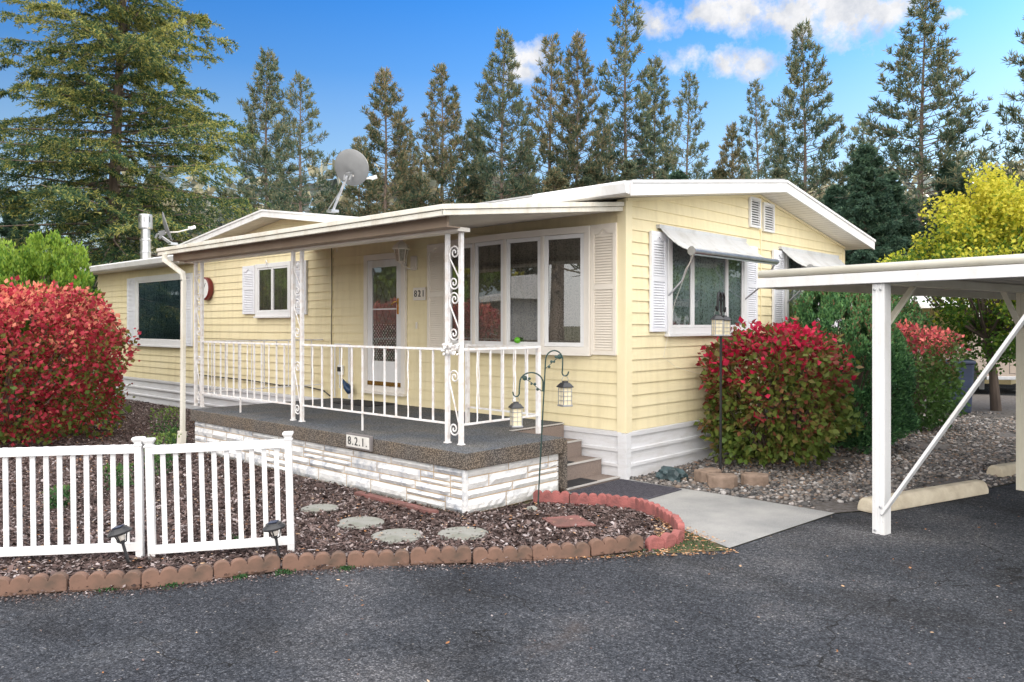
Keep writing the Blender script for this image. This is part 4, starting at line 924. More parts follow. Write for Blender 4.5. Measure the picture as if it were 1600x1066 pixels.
# ------------------------------------------------------------------ shepherd hooks and lanterns
def shepherd(loc, rotz, lean, specs, H_, name_label, r=.0065, mat='green'):
    o = empty('shepherd_hook', name_label, 'shepherd hook', loc, rotz); o.rotation_euler = (0, lean, rotz)
    m = MB(); m.tube([(0, 0, -.05), (0, 0, H_*.5), (0, 0, specs[0][0])], r, 8); m.build('pole', mat, o)
    hooks = []
    for (z0, sgn, wd, rise, drop, xo) in specs:
        pts = [(xo, 0, z0)]; n = 16
        for i in range(n+1):
            a = PI*i/n; pts.append((xo+sgn*(wd/2)*(1-math.cos(a)), 0, z0+rise*.45+rise*.55*math.sin(a)))
        xb = xo+sgn*wd; pts += [(xb+sgn*.002, 0, z0-drop*.2)]
        for i in range(9):
            a = PI*i/8; pts.append((xb+sgn*.028*(1-math.cos(a)), 0, z0-drop*.55-.032*math.sin(a)))
        pts.append((xb+sgn*.06, 0, z0-drop*.35))
        m = MB(); m.tube(pts, r, 8); h = m.build('hook_arm', mat, o); hooks.append((xb+sgn*.028, z0-drop*.55-.026))
        # leaf and flower decoration
        m = MB(); m.tube([(xo+sgn*.005, 0, z0-.0), (xo+sgn*wd*.25, 0, z0+rise*.20), (xo+sgn*wd*.5, 0, z0+rise*.45), (xo+sgn*wd*.78, 0, z0+rise*.65)], .0035, 5)
        for (fx_, fz, rr) in ((.22, .10, .014), (.35, .38, .014), (.5, .38, .011), (.8, .68, .024), (.6, .66, .014)):
            m.lathe([(rr*.2, -.004), (rr, -.001), (rr, .001), (rr*.2, .004)], (xo+sgn*wd*fx_, 0, z0+rise*fz), 8, axis=AX)
        m.build('leaf_ornament', mat, h)
    return o, hooks
M['lampcream'] = simple('cream_panel', (.78, .70, .50), (.66, .57, .38), 20, .35)
def lantern(label, loc, rotz, H_=.225):
    o = empty('lantern', label, 'lantern', loc, rotz, 'solar lanterns on shepherd hooks'); o.scale = (1.12, 1.12, 1.22); w_ = .048    # origin at the hanging point
    zt = -.055; zb = zt-H_+.05
    m = MB(); m.lathe([(w_*1.25, zb+.012), (w_*1.25, zb)], n=4, rot=PI/4); m.box((-w_*.95, -w_*.95, zb), (w_*.95, w_*.95, zb+.012)); m.build('base', 'galv', o, bevel=.002)
    m = MB()
    for s in (-1, 1):
        m.add([(-w_+.008, s*(w_-.012), zb+.012), (w_-.008, s*(w_-.012), zb+.012), (w_-.008, s*(w_-.012), zt-.03), (-w_+.008, s*(w_-.012), zt-.03)], [(0, 1, 2, 3)])
        m.add([(s*(w_-.012), -w_+.008, zb+.012), (s*(w_-.012), w_-.008, zb+.012), (s*(w_-.012), w_-.008, zt-.03), (s*(w_-.012), -w_+.008, zt-.03)], [(0, 1, 2, 3)])
    m.build('panel', 'lampcream', o)
    m = MB(); k = w_-.010
    for sx2 in (-1, 0, 1):
        for sy2 in (-1, 0, 1):
            if sx2 or sy2: m.bar((sx2*k, sy2*k, zb+.01), (sx2*k, sy2*k, zt-.03), .006 if sx2 and sy2 else .0035)
    for i in range(5):
        z = zb+.012+(zt-.03-zb-.012)*i/4
        for (p, q) in (((-k, -k), (k, -k)), ((k, -k), (k, k)), ((k, k), (-k, k)), ((-k, k), (-k, -k))): m.bar((*p, z), (*q, z), .004)
    m.build('frame', 'galv', o)
    m = MB(); m.lathe([(w_*1.5, zt-.034), (w_*1.5, zt-.028), (w_*.8, zt), (w_*.55, zt+.002), (w_*.5, zt+.012)], n=4, rot=PI/4); m.build('lid', 'dark', o)
    m = MB(); m.tube([(-.028, 0, zt+.01), (-.03, 0, -.03), (-.015, 0, -.006), (0, 0, 0), (.015, 0, -.006), (.03, 0, -.03), (.028, 0, zt+.01)], .0025, 5); m.build('handle', 'galv', o)
    return o
rzR = CA            # local x of the hook lies across the view
B1 = Vector((.16, -1.59, 0))
sh, hk = shepherd(B1, rzR, R(3.0), [(1.26, 1, .155, .165, .05, 0), (1.05, -1, .21, .165, .05, -.012)], 1.5, 'dark green double shepherd hook with leaf scrolls in the bed before the steps')
mx = Matrix.Translation(B1) @ sh.rotation_euler.to_matrix().to_4x4()
lantern('cream lantern on the higher, right hook in front of the porch', mx @ Vector((hk[0][0], 0, hk[0][1])), rzR+.5)
lantern('cream lantern on the lower, left hook in front of the porch', mx @ Vector((hk[1][0], 0, hk[1][1])), rzR+.3)
B2 = Vector((.66, .84, 0))
sh2, hk2 = shepherd(B2, rzR+R(64), R(.8), [(1.87, 1, .17, .13, .06, 0), (1.87, -1, .17, .13, .06, 0)], 1.9, 'tall black double shepherd hook standing behind the three paver blocks', .014, 'inkblack')
mx = Matrix.Translation(B2) @ sh2.rotation_euler.to_matrix().to_4x4()
lantern('cream lantern on the right arm of the tall black hook by the gable window', mx @ Vector((hk2[0][0], 0, hk2[0][1])), rzR+.4)
lantern('cream lantern on the left arm of the tall black hook by the gable window', mx @ Vector((hk2[1][0], 0, hk2[1][1])), rzR+.2)
# blocks at its foot, rock
for i, (x, y, rz_, s, lb) in enumerate(((.95, .33, .35, 1.0, 'middle tan paver block of the three at the foot of the tall hook'), (.69, .52, .9, .95, 'left tan paver block of the three at the foot of the tall hook'), (1.15, .66, -.1, .92, 'right tan paver block of the three at the foot of the tall hook'))):
    m = MB(); m.prism([(-.15, -.05, 0), (-.10, -.105, 0), (.10, -.105, 0), (.15, -.05, 0), (.13, .09, 0), (-.13, .09, 0)], (0, 0, .135))
    o = m.build('paver_block', 'block', bevel=.016); o.location = (x, y, .0); o.rotation_euler = (0, 0, rz_+CA*.5); o.scale = (s, s, s); tag(o, lb, 'block', 'paver blocks at the foot of the tall hook')
def rock(name, loc, size, mat, label, cat, seed=1, sub=3, rough=.25):
    bm = bmesh.new(); bmesh.ops.create_icosphere(bm, subdivisions=sub, radius=1); rs = np.random.default_rng(seed)
    ph = rs.uniform(0, 6, 9)
    for v in bm.verts:
        c = v.co; k = 1+rough*(math.sin(c.x*3+ph[0])*math.cos(c.y*4+ph[1])+.5*math.sin(c.z*7+c.x*6+ph[2])+.35*math.sin(c.y*11+c.z*9+ph[3]))+rs.normal(0, rough*.12); v.co = c*k
    for v in bm.verts: v.co = Vector((v.co.x*size[0], v.co.y*size[1], v.co.z*size[2]))
    me = bpy.data.meshes.new(name); bm.to_mesh(me); bm.free(); o = link(name, me, mat, loc=loc); return tag(o, label, cat)
rock('garden_rock', (.36, .33, .03), (.17, .12, .10), 'rockG', 'jagged dark green rock by the house corner', 'rock', 4)
rock('garden_stone', (.24, -1.75, .02), (.05, .04, .03), 'stepstone', 'small pale stone at the foot of the green hook', 'stone', 6)

# stepping stones
for (x, y, r_, lb) in ((-1.15, -3.02, .17, 'round grey stepping stone farthest left, beyond the fence end post'), (-.48, -3.08, .20, 'round mossy stepping stone second from the left in the mulch'), (.065, -3.12, .205, 'round mossy stepping stone second from the right in the mulch'), (.385, -2.73, .20, 'round grey stepping stone nearest the porch corner')):
    m = MB(); m.lathe([(r_*.96, 0), (r_, .008), (r_*.985, .020), (r_*.9, .025), (.002, .026)], n=32); o = m.build('stepping_stone', 'stepstone', loc=(x, y, .006)); tag(o, lb, 'stepping stone', 'round stepping stones in the mulch')
m = MB(); m.prism([(.55, -1.98, .03), (.82, -2.12, .03), (1.02, -1.86, .03), (.70, -1.70, .03)], (0, 0, .010)); tag(m.build('flat_paver', 'reddust'), 'flat dusty red paver in the mulch inside the red edging', 'paver')
m = MB(); m.prism([(-1.4, -2.48, .02), (-.3, -2.50, .02), (-.25, -2.42, .02), (-1.4, -2.40, .02)], (0, 0, .03)); tag(m.build('red_edging_strip', 'reddust'), 'sunken pink edging strip along the foot of the ledgestone', 'edging')

# ------------------------------------------------------------------ scalloped edging blocks
def edge_block(mat, nlob, ln, h, th):
    pts = []; lw = ln/nlob
    for i in range(nlob):
        for k in range(9):
            a = PI-PI*k/8; pts.append((i*lw+lw/2+lw*.495*math.cos(a), 0, h-lw*.40+lw*.40*math.sin(a)))
    poly = [(.003, 0, 0)]+pts+[(ln-.003, 0, 0)]
    m = MB(); m.prism(poly, (0, th, 0)); return m
def place_blocks(path, mat, nlob, ln, h, th, label, group, jit=.012):
    base = None; pts = [Vector((*p, 0)) for p in path]; i = 0; tot = sum((pts[q+1]-pts[q]).length for q in range(len(pts)-1)); ln = tot/round(tot/ln)*.9999; pos = pts[0].copy(); 
    # resample the path at block length
    samples = [pos.copy()]; seg = 0; cur = pts[0].copy(); left = ln
    while seg < len(pts)-1:
        d = pts[seg+1]-cur
        if d.length >= left: cur = cur+d.normalized()*left; samples.append(cur.copy()); left = ln
        else: left -= d.length; cur = pts[seg+1].copy(); seg += 1
    for k in range(len(samples)-1):
        a, b = samples[k], samples[k+1]; ang = math.atan2((b-a).y, (b-a).x)
        if base is None: base = edge_block(mat, nlob, ln*.985, h, th).build('edging_block', mat, bevel=.006); o = base
        else: o = base.copy(); COL.objects.link(o)
        tag(o, label, 'edging block', group); o.location = (a.x+random.uniform(-jit, jit)*.5, a.y+random.uniform(-jit, jit)*.5, random.uniform(-.012, 0.004)); o.rotation_euler = (random.uniform(-.05, .05), random.uniform(-.02, .02), ang+random.uniform(-.03, .03))
place_blocks(EDGE[1:-2]+[(1.60, -2.24), (1.665, -2.11)], 'brick', 4, .425, .112, .058, 'weathered brown scalloped edging block between the mulch and the asphalt', 'brown scalloped edging blocks')
place_blocks([(1.72, -1.66), (1.64, -1.52), (1.35, -1.28), (1.0, -1.10), (.72, -1.06), (.45, -1.24), (.02, -1.50)], 'brickred', 4, .36, .13, .055, 'pinkish red scalloped edging block along the path by the steps', 'red scalloped edging blocks')
place_blocks([(1.675, -2.09), (1.735, -1.96), (1.745, -1.82), (1.72, -1.68)], 'brickred', 1, .14, .11, .06, 'curved red edging block on the corner between path and asphalt', 'red corner edging blocks')

# ------------------------------------------------------------------ carport and wheel stops
CR = math.atan2(-.17, .985)
cp = empty('carport', 'open white metal carport with thin posts, braces and ribbed flat roof', 'carport', (1.66, -.27, 0), CR)
ZT = 2.135
m = MB(); W_, D_ = 6.2, 7.2; nb = 34
for i in range(nb):
    xa, xb = W_*i/nb, W_*(i+1)/nb; xm = xa+(xb-xa)*.78
    for (a, b, oa, ob) in ((xa, xm, 0, 0), (xm, xm+.01, 0, -.035), (xm+.01, xb-.005, -.035, -.035), (xb-.005, xb, -.035, 0)):
        m.add([(a, .03, ZT-.06+oa), (b, .03, ZT-.06+ob), (b, D_, ZT-.06+ob), (a, D_, ZT-.06+oa)], [(0, 1, 2, 3)])
cr_ = m.build('roof', 'pan', cp)
m = MB(); m.box((0, 0, ZT-.035), (W_, D_, ZT-.02)); m.build('roof_top', 'old', cr_)
m = MB(); m.box((-.02, -.025, ZT-.155), (W_, .01, ZT-.068)); m.box((-.02, -.025, ZT-.155), (W_, .06, ZT-.148)); m.build('front_fascia', 'white', cr_, bevel=.003)
m = MB(); m.tube([(-.01, .0, ZT-.03), (W_, .0, ZT-.03)], .034, 10); m.build('front_gutter', 'cream', cr_, smooth=True)
m = MB(); m.box((-.035, 0, ZT-.155), (-.005, D_, ZT-.068)); m.build('side_fascia', 'cream', cr_, bevel=.003)
for (x_, z_) in ((1.055, 1.93), (1.105, 1.93), (1.105, .22), (1.115, .165), (1.06, .03)):
    m = MB(); m.lathe([(.011, 0), (.011, .006), (.007, .009)], (x_, -.003, z_), 6, axis=Matrix.Rotation(R(90), 3, 'X')); m.build('bolt', 'galv', cp)
m = MB(); m.box((1.03, .07, ZT-.165), (1.13, D_-.2, ZT-.098)); m.build('beam', 'cream', cr_)
def cpost(x, y, mat):
    m = MB(); w_ = .05
    m.box((x-w_, y-w_, 0), (x+w_, y-w_+.012, ZT-.157)); m.box((x-w_, y-w_+.012, 0), (x-w_+.012, y+w_, ZT-.157)); m.box((x+w_-.012, y-w_+.012, 0), (x+w_, y+w_, ZT-.157)); m.box((x-w_*.45, y-w_-.008, 0), (x-w_*.15, y-w_, ZT-.157)); m.box((x+w_*.35, y-w_-.008, 0), (x+w_*.62, y-w_, ZT-.157))
    m.box((x-w_+.012, y+w_-.012, 0), (x+w_-.012, y+w_, ZT-.157))
    return m.build('post', mat, cp, bevel=.002)
m = None
cpost(1.08, .06, 'white'); cpost(1.08, 2.80, 'cream'); cpost(1.08, 5.6, 'cream'); cpost(5.0, .06, 'white')
def brace(a, b, mat='cream', w_=.05):
    m = MB(); m.bar(a, b, w_, .022); m.build('brace', mat, cp, bevel=.002)
brace((1.08, .10, 1.62), (1.08, .58, 1.975)); brace((1.08, 2.72, 1.62), (1.08, 2.33, 1.975)); brace((1.08, 2.86, 1.62), (1.08, 3.3, 1.975))
brace((1.12, .0, .17), (2.32, .02, 2.02), 'white', .06)
def stop(loc, rz_, ln, label):
    m = MB(); m.prism([(0, -.095, 0), (0, -.09, .05), (0, -.072, .095), (0, -.04, .125), (0, .04, .125), (0, .072, .095), (0, .09, .05), (0, .095, 0)], (ln, 0, 0)); o = m.build('wheel_stop', 'conc', bevel=.02); o.location = loc; o.rotation_euler = (0, 0, rz_); tag(o, label, 'wheel stop', 'concrete wheel stops')
stop((2.40, .22, .004), math.atan2(.955, .30), 1.72, 'worn tan concrete wheel stop behind the front carport post')
stop((2.83, 2.85, .004), math.atan2(.955, .30), 1.9, 'tan concrete wheel stop at the right edge of the photo')

# ------------------------------------------------------------------ shrubs
def shrub(name, label, loc, rad, mat, n, leaf, top=1.0, power=2.6, seed=1, up=.5, lump=.12, zmin=.08, aspect=.62, twigs=True, cat='shrub', shell=.30, cone=0, spray=.55, clumps=0):
    g0 = np.random.default_rng(seed)
    o = empty(name, label, cat, loc)
    d = g0.normal(size=(n, 3)); d /= np.linalg.norm(d, axis=1)[:, None]
    # superellipsoid radius
    k = (np.abs(d[:, 0])**power+np.abs(d[:, 1])**power+np.abs(d[:, 2])**power)**(-1/power)
    ph = g0.uniform(0, 6.28, 8)
    lmp = 1+lump*(np.sin(d[:, 0]*5+ph[0])*np.sin(d[:, 1]*5+ph[1])+.7*np.sin(d[:, 2]*8+ph[2]+d[:, 0]*4)+.6*np.sin(d[:, 1]*11+d[:, 2]*9+ph[3])*np.sin(d[:, 0]*12+ph[4]))
    r = k*lmp*(1-np.abs(g0.normal(0, shell, n))); r = np.clip(r, .25, 1.6)
    # sprigs poking out
    spr = g0.uniform(size=n) < .05; r[spr] *= 1+g0.uniform(0, .12, spr.sum())
    gap = np.sin(d[:, 0]*9+ph[5])*np.sin(d[:, 1]*10+ph[6])*np.sin(d[:, 2]*11+ph[7]); r[gap > .45] *= .86
    P = d*r[:, None]
    if clumps:
        C0 = P[:clumps]; ci = g0.integers(0, clumps, n); q = g0.normal(size=(n, 3)); q /= np.linalg.norm(q, axis=1)[:, None]
        rr = (g0.uniform(.05, .11, clumps) if clumps > 500 else g0.uniform(.07, .17, clumps))[ci]*(g0.uniform(.3, 1, n)**.4); P = C0[ci]+q*rr[:, None]; P += C0[ci]*.0
    if cone: f = 1-cone*np.clip((P[:, 2]+1)/2, 0, 1)**1.2; P[:, 0] *= f; P[:, 1] *= f
    P *= np.array(rad); P[:, 2] += rad[2]*.98; 
    P = P[P[:, 2] > zmin]
    dn = P-np.array((0, 0, rad[2]*.6)); dn /= np.linalg.norm(dn, axis=1)[:, None]
    V = leafquads(P, leaf, aspect, updir=dn*.9+np.array((0, 0, up)), spread=spray)
    link('foliage', npmesh('foliage', V, 4), mat, o)
    if twigs:
        m = MB(); rs = random.Random(seed)
        for i in range(46):
            a = rs.uniform(0, 6.28); q = rs.uniform(.2, .92); el = rs.uniform(.35, 1.0)
            e = (rad[0]*q*math.cos(a)*1.0, rad[1]*q*math.sin(a), rad[2]*(.5+1.35*el)*.95); b0 = (rad[0]*.12*math.cos(a+1), rad[1]*.12*math.sin(a+1), 0)
            m.tube([b0, ((b0[0]+e[0])*.42, (b0[1]+e[1])*.42, e[2]*.35), ((b0[0]+e[0])*.72, (b0[1]+e[1])*.72, e[2]*.68), e], [.018, .013, .009, .004], 5)
        m.build('stems', 'twig', o)
    return o
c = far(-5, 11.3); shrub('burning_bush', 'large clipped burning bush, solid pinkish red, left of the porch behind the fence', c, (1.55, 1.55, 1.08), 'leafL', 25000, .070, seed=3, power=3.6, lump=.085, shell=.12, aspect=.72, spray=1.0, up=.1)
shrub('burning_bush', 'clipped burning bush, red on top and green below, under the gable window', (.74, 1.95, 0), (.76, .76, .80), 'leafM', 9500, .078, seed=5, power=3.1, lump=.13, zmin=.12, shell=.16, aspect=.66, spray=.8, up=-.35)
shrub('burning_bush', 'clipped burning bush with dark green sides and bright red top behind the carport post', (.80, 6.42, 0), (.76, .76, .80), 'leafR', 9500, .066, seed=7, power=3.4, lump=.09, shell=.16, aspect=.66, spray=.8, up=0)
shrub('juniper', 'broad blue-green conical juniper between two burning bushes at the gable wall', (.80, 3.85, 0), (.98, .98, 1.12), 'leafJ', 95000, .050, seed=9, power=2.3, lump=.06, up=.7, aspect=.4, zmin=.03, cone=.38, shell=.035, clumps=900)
shrub('juniper', 'smaller dark juniper behind the far burning bush', far(1405, 15.6), (.85, .85, 1.14), 'leafJ', 22000, .06, seed=12, power=2.1, lump=.10, aspect=.4, cone=.35, shell=.10, clumps=260)
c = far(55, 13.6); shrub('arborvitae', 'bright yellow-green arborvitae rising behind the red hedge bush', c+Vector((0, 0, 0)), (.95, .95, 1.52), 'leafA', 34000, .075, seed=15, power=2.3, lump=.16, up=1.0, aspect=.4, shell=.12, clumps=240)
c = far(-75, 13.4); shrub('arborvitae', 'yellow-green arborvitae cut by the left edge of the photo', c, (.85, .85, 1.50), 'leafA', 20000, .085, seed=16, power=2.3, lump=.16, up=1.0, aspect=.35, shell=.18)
# small weeds in the bed
for i, (x, y, h_, lb) in enumerate(((-5.9, -2.2, .22, 'low green weed beside the downspout'), (-4.6, -2.95, .34, 'leafy green weed against the mulch seen through the middle of the fence'), (-3.9, -3.3, .30, 'sprawling weed behind the fence joint'), (-.53, -4.15, .10, 'tiny bright green tuft behind the right fence panel'), (-3.4, -3.9, .24, 'pale weed behind the left fence panel'), (-2.9, -4.6, .18, 'low weed at the foot of the red hedge bush'), (-6.9, -1.9, .40, 'thin upright weed between the red hedge bush and downspout'))):
    o = empty('weed', lb, 'weed', (x, y, .01)); n = int(90+h_*900); a = rng.uniform(0, 2*PI, n); z = rng.uniform(0, 1, n)*h_; rr = rng.uniform(0, 1, n)**.6*h_*.6
    P = np.stack([np.cos(a)*rr, np.sin(a)*rr, z], 1); link('leaves', npmesh('leaves', leafquads(P, .04 if h_ > .12 else .02, .5, updir=np.array((0, 0, .8)), spread=.8), 4), 'weed', o)

# ------------------------------------------------------------------ trees
def conifer(seed, H_, R0, nbr, clear, kind='pine', twn=9, bl=5, blen=.42, bw=.075, power=.75, droop=.0, nq=5, nsp=.38):
    g0 = np.random.default_rng(seed); tr = MB(); hh = 12; lean = g0.normal(0, .012, 2)
    r0 = H_*.0125
    axis = lambda z: Vector((lean[0]*z+.10*math.sin(z*.35+seed), lean[1]*z+.08*math.cos(z*.3+seed), z))
    tr.tube([axis(H_*i/hh) for i in range(hh+1)], [r0*(1.25-.0*i if i == 0 else 1-i/hh*.93) for i in range(hh+1)], 9)
    PP, DD = [], []
    for i in range(nbr):
        f = (i+g0.uniform(0, 1))/nbr; f = f**.92; z = clear*H_+(1-clear)*H_*f*.985
        env = (1-f)**power*(.62+.38*min(1, f*5+.25)); ln = R0*env*g0.uniform(.55, 1.18)+.25
        a = i*2.399+g0.normal(0, .35); el = (.55*f-.12-droop)+g0.normal(0, .10)
        b0 = axis(z); d = Vector((math.cos(a)*math.cos(el), math.sin(a)*math.cos(el), math.sin(el)))
        pts = []; cur = b0.copy(); k = 6; dd = d.copy()
        for j in range(k+1):
            pts.append(cur.copy()); cur = cur+dd*ln/k; dd = (dd+Vector((g0.normal(0, .07), g0.normal(0, .07), (.05 if kind == 'pine' else -.025+.045*j/k)))).normalized()
        tr.tube(pts, [max(.008, r0*.20*(1-f*.7)*(1-j/k*.85)) for j in range(k+1)], 4, cap=False)
        P = np.array([p[:] for p in pts]); nt_ = max(4, int(twn*ln/ (R0*.6)))
        s0 = .32 if kind == 'pine' else (.03 if nq > 5 else .12)
        s = g0.uniform(s0, 1.0, nt_)**(.8 if kind == 'pine' else .9); idx = s*k; i0 = np.minimum(idx.astype(int), k-1); fr = (idx-i0)[:, None]
        base = P[i0]*(1-fr)+P[i0+1]*fr; dirv = (P[i0+1]-P[i0]); dirv /= np.linalg.norm(dirv, axis=1)[:, None]
        side = np.cross(dirv, np.array((0, 0, 1.0))); sg = g0.choice((-1, 1), nt_)[:, None]
        if kind == 'pine':
            off = side*sg*g0.uniform(.0, .30, (nt_, 1))*ln*(1.05-s[:, None])*1.2+np.array((0, 0, 1.0))*g0.normal(.06, .14, (nt_, 1))*ln*.35
            tip = base+off+dirv*g0.uniform(.0, .25, (nt_, 1)); PP.append(tip); DD.append(dirv*.5+side*sg*.4+np.array((0, 0, .55)))
        else:
            tl = (.10+.32*(1.05-s))*ln*g0.uniform(.6, 1.1, nt_); tdir = side*sg*.85+dirv*.65+np.array((0, 0, -.22))
            for q in np.linspace(.08, 1.0, nq):
                PP.append(base+tdir*(tl*q)[:, None]+g0.normal(0, .02 if nq > 5 else .05, (nt_, 3))-np.array((0, 0, .22 if nq > 5 else .10))*q*q*tl[:, None]); DD.append(tdir*.9+np.array((0, 0, -.15)))
    # leader
    z = np.linspace(.9, 1.0, 16)*H_; PP.append(np.array([axis(q)[:] for q in z])+g0.normal(0, .06, (16, 3))); DD.append(np.tile((0, 0, 1.0), (16, 1)))
    P = np.concatenate(PP); D = np.concatenate(DD)
    V = blades(P, D, blen, bw, bl, .62 if kind == 'pine' else nsp)
    me_t = bpy.data.meshes.new('trunk'); me_t.from_pydata(tr.v, [], tr.f); [setattr(p, 'use_smooth', True) for p in me_t.polygons]
    return me_t, npmesh('crown', V, 5)
def tree(name, label, cat, loc, tm, cm, bark, leaf, scale=1, rotz=0, group=None):
    o = empty(name, label, cat, loc, rotz, group); o.scale = scale if hasattr(scale, '__len__') else (scale,)*3
    a = bpy.data.objects.new('trunk', tm); b = bpy.data.objects.new('crown', cm)
    for q, mt in ((a, bark), (b, leaf)):
        COL.objects.link(q); q.parent = o
        if not q.data.materials: q.data.materials.append(M[mt])
        q.material_slots[0].link = 'OBJECT'; q.material_slots[0].material = M[mt]
    return o
# big fir left of the house
tm, cm = conifer(21, 17.5, 5.3, 290, .10, 'fir', twn=30, bl=5, blen=.125, bw=.022, power=.92, droop=.05, nq=11, nsp=.75)
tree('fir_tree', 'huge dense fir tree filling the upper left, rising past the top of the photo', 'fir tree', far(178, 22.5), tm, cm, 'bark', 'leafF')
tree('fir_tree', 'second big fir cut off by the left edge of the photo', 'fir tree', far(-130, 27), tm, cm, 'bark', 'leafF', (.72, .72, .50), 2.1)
PV = [conifer(31, 20, 4.6, 190, .10, twn=24, bl=8, blen=.40, bw=.055), conifer(32, 20, 5.0, 120, .20, twn=17, bl=8, blen=.42, bw=.055, power=.75),
      conifer(33, 20, 3.6, 150, .10, twn=14, bl=8, blen=.40, bw=.055, power=.6), conifer(34, 20, 6.0, 185, .10, twn=27, bl=8, blen=.40, bw=.055, power=.85)]
def pine(px, top, D, var, sx_=1.0, leaf='leafP', label='', rot=0.0):
    h = 1.65+(508-top)/1240*D; s = h/20
    return tree('pine_tree', label, 'pine tree', far(px, D), PV[var][0], PV[var][1], 'barkP', leaf, (s*sx_, s*sx_, s), rot, 'tall pines standing behind the mobile home')
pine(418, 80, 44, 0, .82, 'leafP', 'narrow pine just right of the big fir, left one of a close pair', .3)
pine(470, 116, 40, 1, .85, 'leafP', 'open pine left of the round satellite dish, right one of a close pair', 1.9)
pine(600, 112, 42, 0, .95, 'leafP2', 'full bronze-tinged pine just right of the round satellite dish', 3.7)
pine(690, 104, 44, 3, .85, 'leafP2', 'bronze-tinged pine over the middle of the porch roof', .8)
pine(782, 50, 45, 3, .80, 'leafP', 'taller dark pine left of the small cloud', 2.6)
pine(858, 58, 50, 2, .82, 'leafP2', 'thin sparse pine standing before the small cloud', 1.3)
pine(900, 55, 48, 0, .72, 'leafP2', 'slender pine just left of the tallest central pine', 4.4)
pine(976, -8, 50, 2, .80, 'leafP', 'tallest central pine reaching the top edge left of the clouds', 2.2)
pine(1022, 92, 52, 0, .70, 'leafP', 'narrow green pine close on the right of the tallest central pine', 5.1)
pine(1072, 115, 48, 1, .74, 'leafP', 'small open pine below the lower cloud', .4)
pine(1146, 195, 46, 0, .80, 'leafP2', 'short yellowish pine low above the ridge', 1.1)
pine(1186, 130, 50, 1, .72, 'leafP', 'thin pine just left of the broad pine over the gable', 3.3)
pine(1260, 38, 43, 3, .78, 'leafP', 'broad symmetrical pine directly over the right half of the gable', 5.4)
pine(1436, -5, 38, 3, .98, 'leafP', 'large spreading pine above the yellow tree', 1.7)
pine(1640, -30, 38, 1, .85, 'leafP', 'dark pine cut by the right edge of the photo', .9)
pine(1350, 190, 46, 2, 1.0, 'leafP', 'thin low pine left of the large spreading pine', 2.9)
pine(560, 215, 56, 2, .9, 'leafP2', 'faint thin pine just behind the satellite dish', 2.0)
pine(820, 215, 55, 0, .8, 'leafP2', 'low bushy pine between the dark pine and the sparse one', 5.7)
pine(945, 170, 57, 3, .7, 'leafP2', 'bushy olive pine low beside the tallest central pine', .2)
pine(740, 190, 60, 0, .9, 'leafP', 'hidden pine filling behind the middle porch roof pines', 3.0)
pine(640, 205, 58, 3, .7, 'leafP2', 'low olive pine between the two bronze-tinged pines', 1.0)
# dark fir right of the gable
tmD, cmD = conifer(41, 11, 3.0, 170, .06, 'fir', twn=24, bl=5, blen=.20, bw=.045, nq=8, nsp=.6, power=.75, droop=.05)
def dfir(px, top, D, label, rot=0, leaf='leafD', w_=1.0):
    h = 1.65+(508-top)/1240*D; s = h/11; tree('fir_tree', label, 'fir tree', far(px, D), tmD, cmD, 'bark', leaf, (s*w_, s*w_, s), rot, 'dark firs behind the gable end')
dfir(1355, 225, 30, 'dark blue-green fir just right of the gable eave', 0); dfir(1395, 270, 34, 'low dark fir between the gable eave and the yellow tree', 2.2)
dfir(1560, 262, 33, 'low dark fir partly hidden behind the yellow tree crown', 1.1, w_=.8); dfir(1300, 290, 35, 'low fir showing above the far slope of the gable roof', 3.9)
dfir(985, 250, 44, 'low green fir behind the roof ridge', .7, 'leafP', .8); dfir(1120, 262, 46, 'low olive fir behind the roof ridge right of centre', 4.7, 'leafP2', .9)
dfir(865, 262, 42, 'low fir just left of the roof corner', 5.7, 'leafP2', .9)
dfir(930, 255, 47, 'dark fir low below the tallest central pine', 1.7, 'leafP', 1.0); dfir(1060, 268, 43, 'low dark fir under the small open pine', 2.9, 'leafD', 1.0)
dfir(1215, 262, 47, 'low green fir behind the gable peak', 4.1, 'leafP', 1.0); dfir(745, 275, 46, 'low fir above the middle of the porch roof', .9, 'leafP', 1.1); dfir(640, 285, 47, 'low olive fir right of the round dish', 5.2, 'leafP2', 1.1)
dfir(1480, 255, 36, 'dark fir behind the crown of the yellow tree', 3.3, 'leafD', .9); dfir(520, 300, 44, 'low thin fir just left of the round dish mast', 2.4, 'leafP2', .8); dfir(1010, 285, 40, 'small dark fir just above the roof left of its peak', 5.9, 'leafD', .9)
dfir(30, 300, 31, 'dark fir low behind the arborvitae', 2.7)
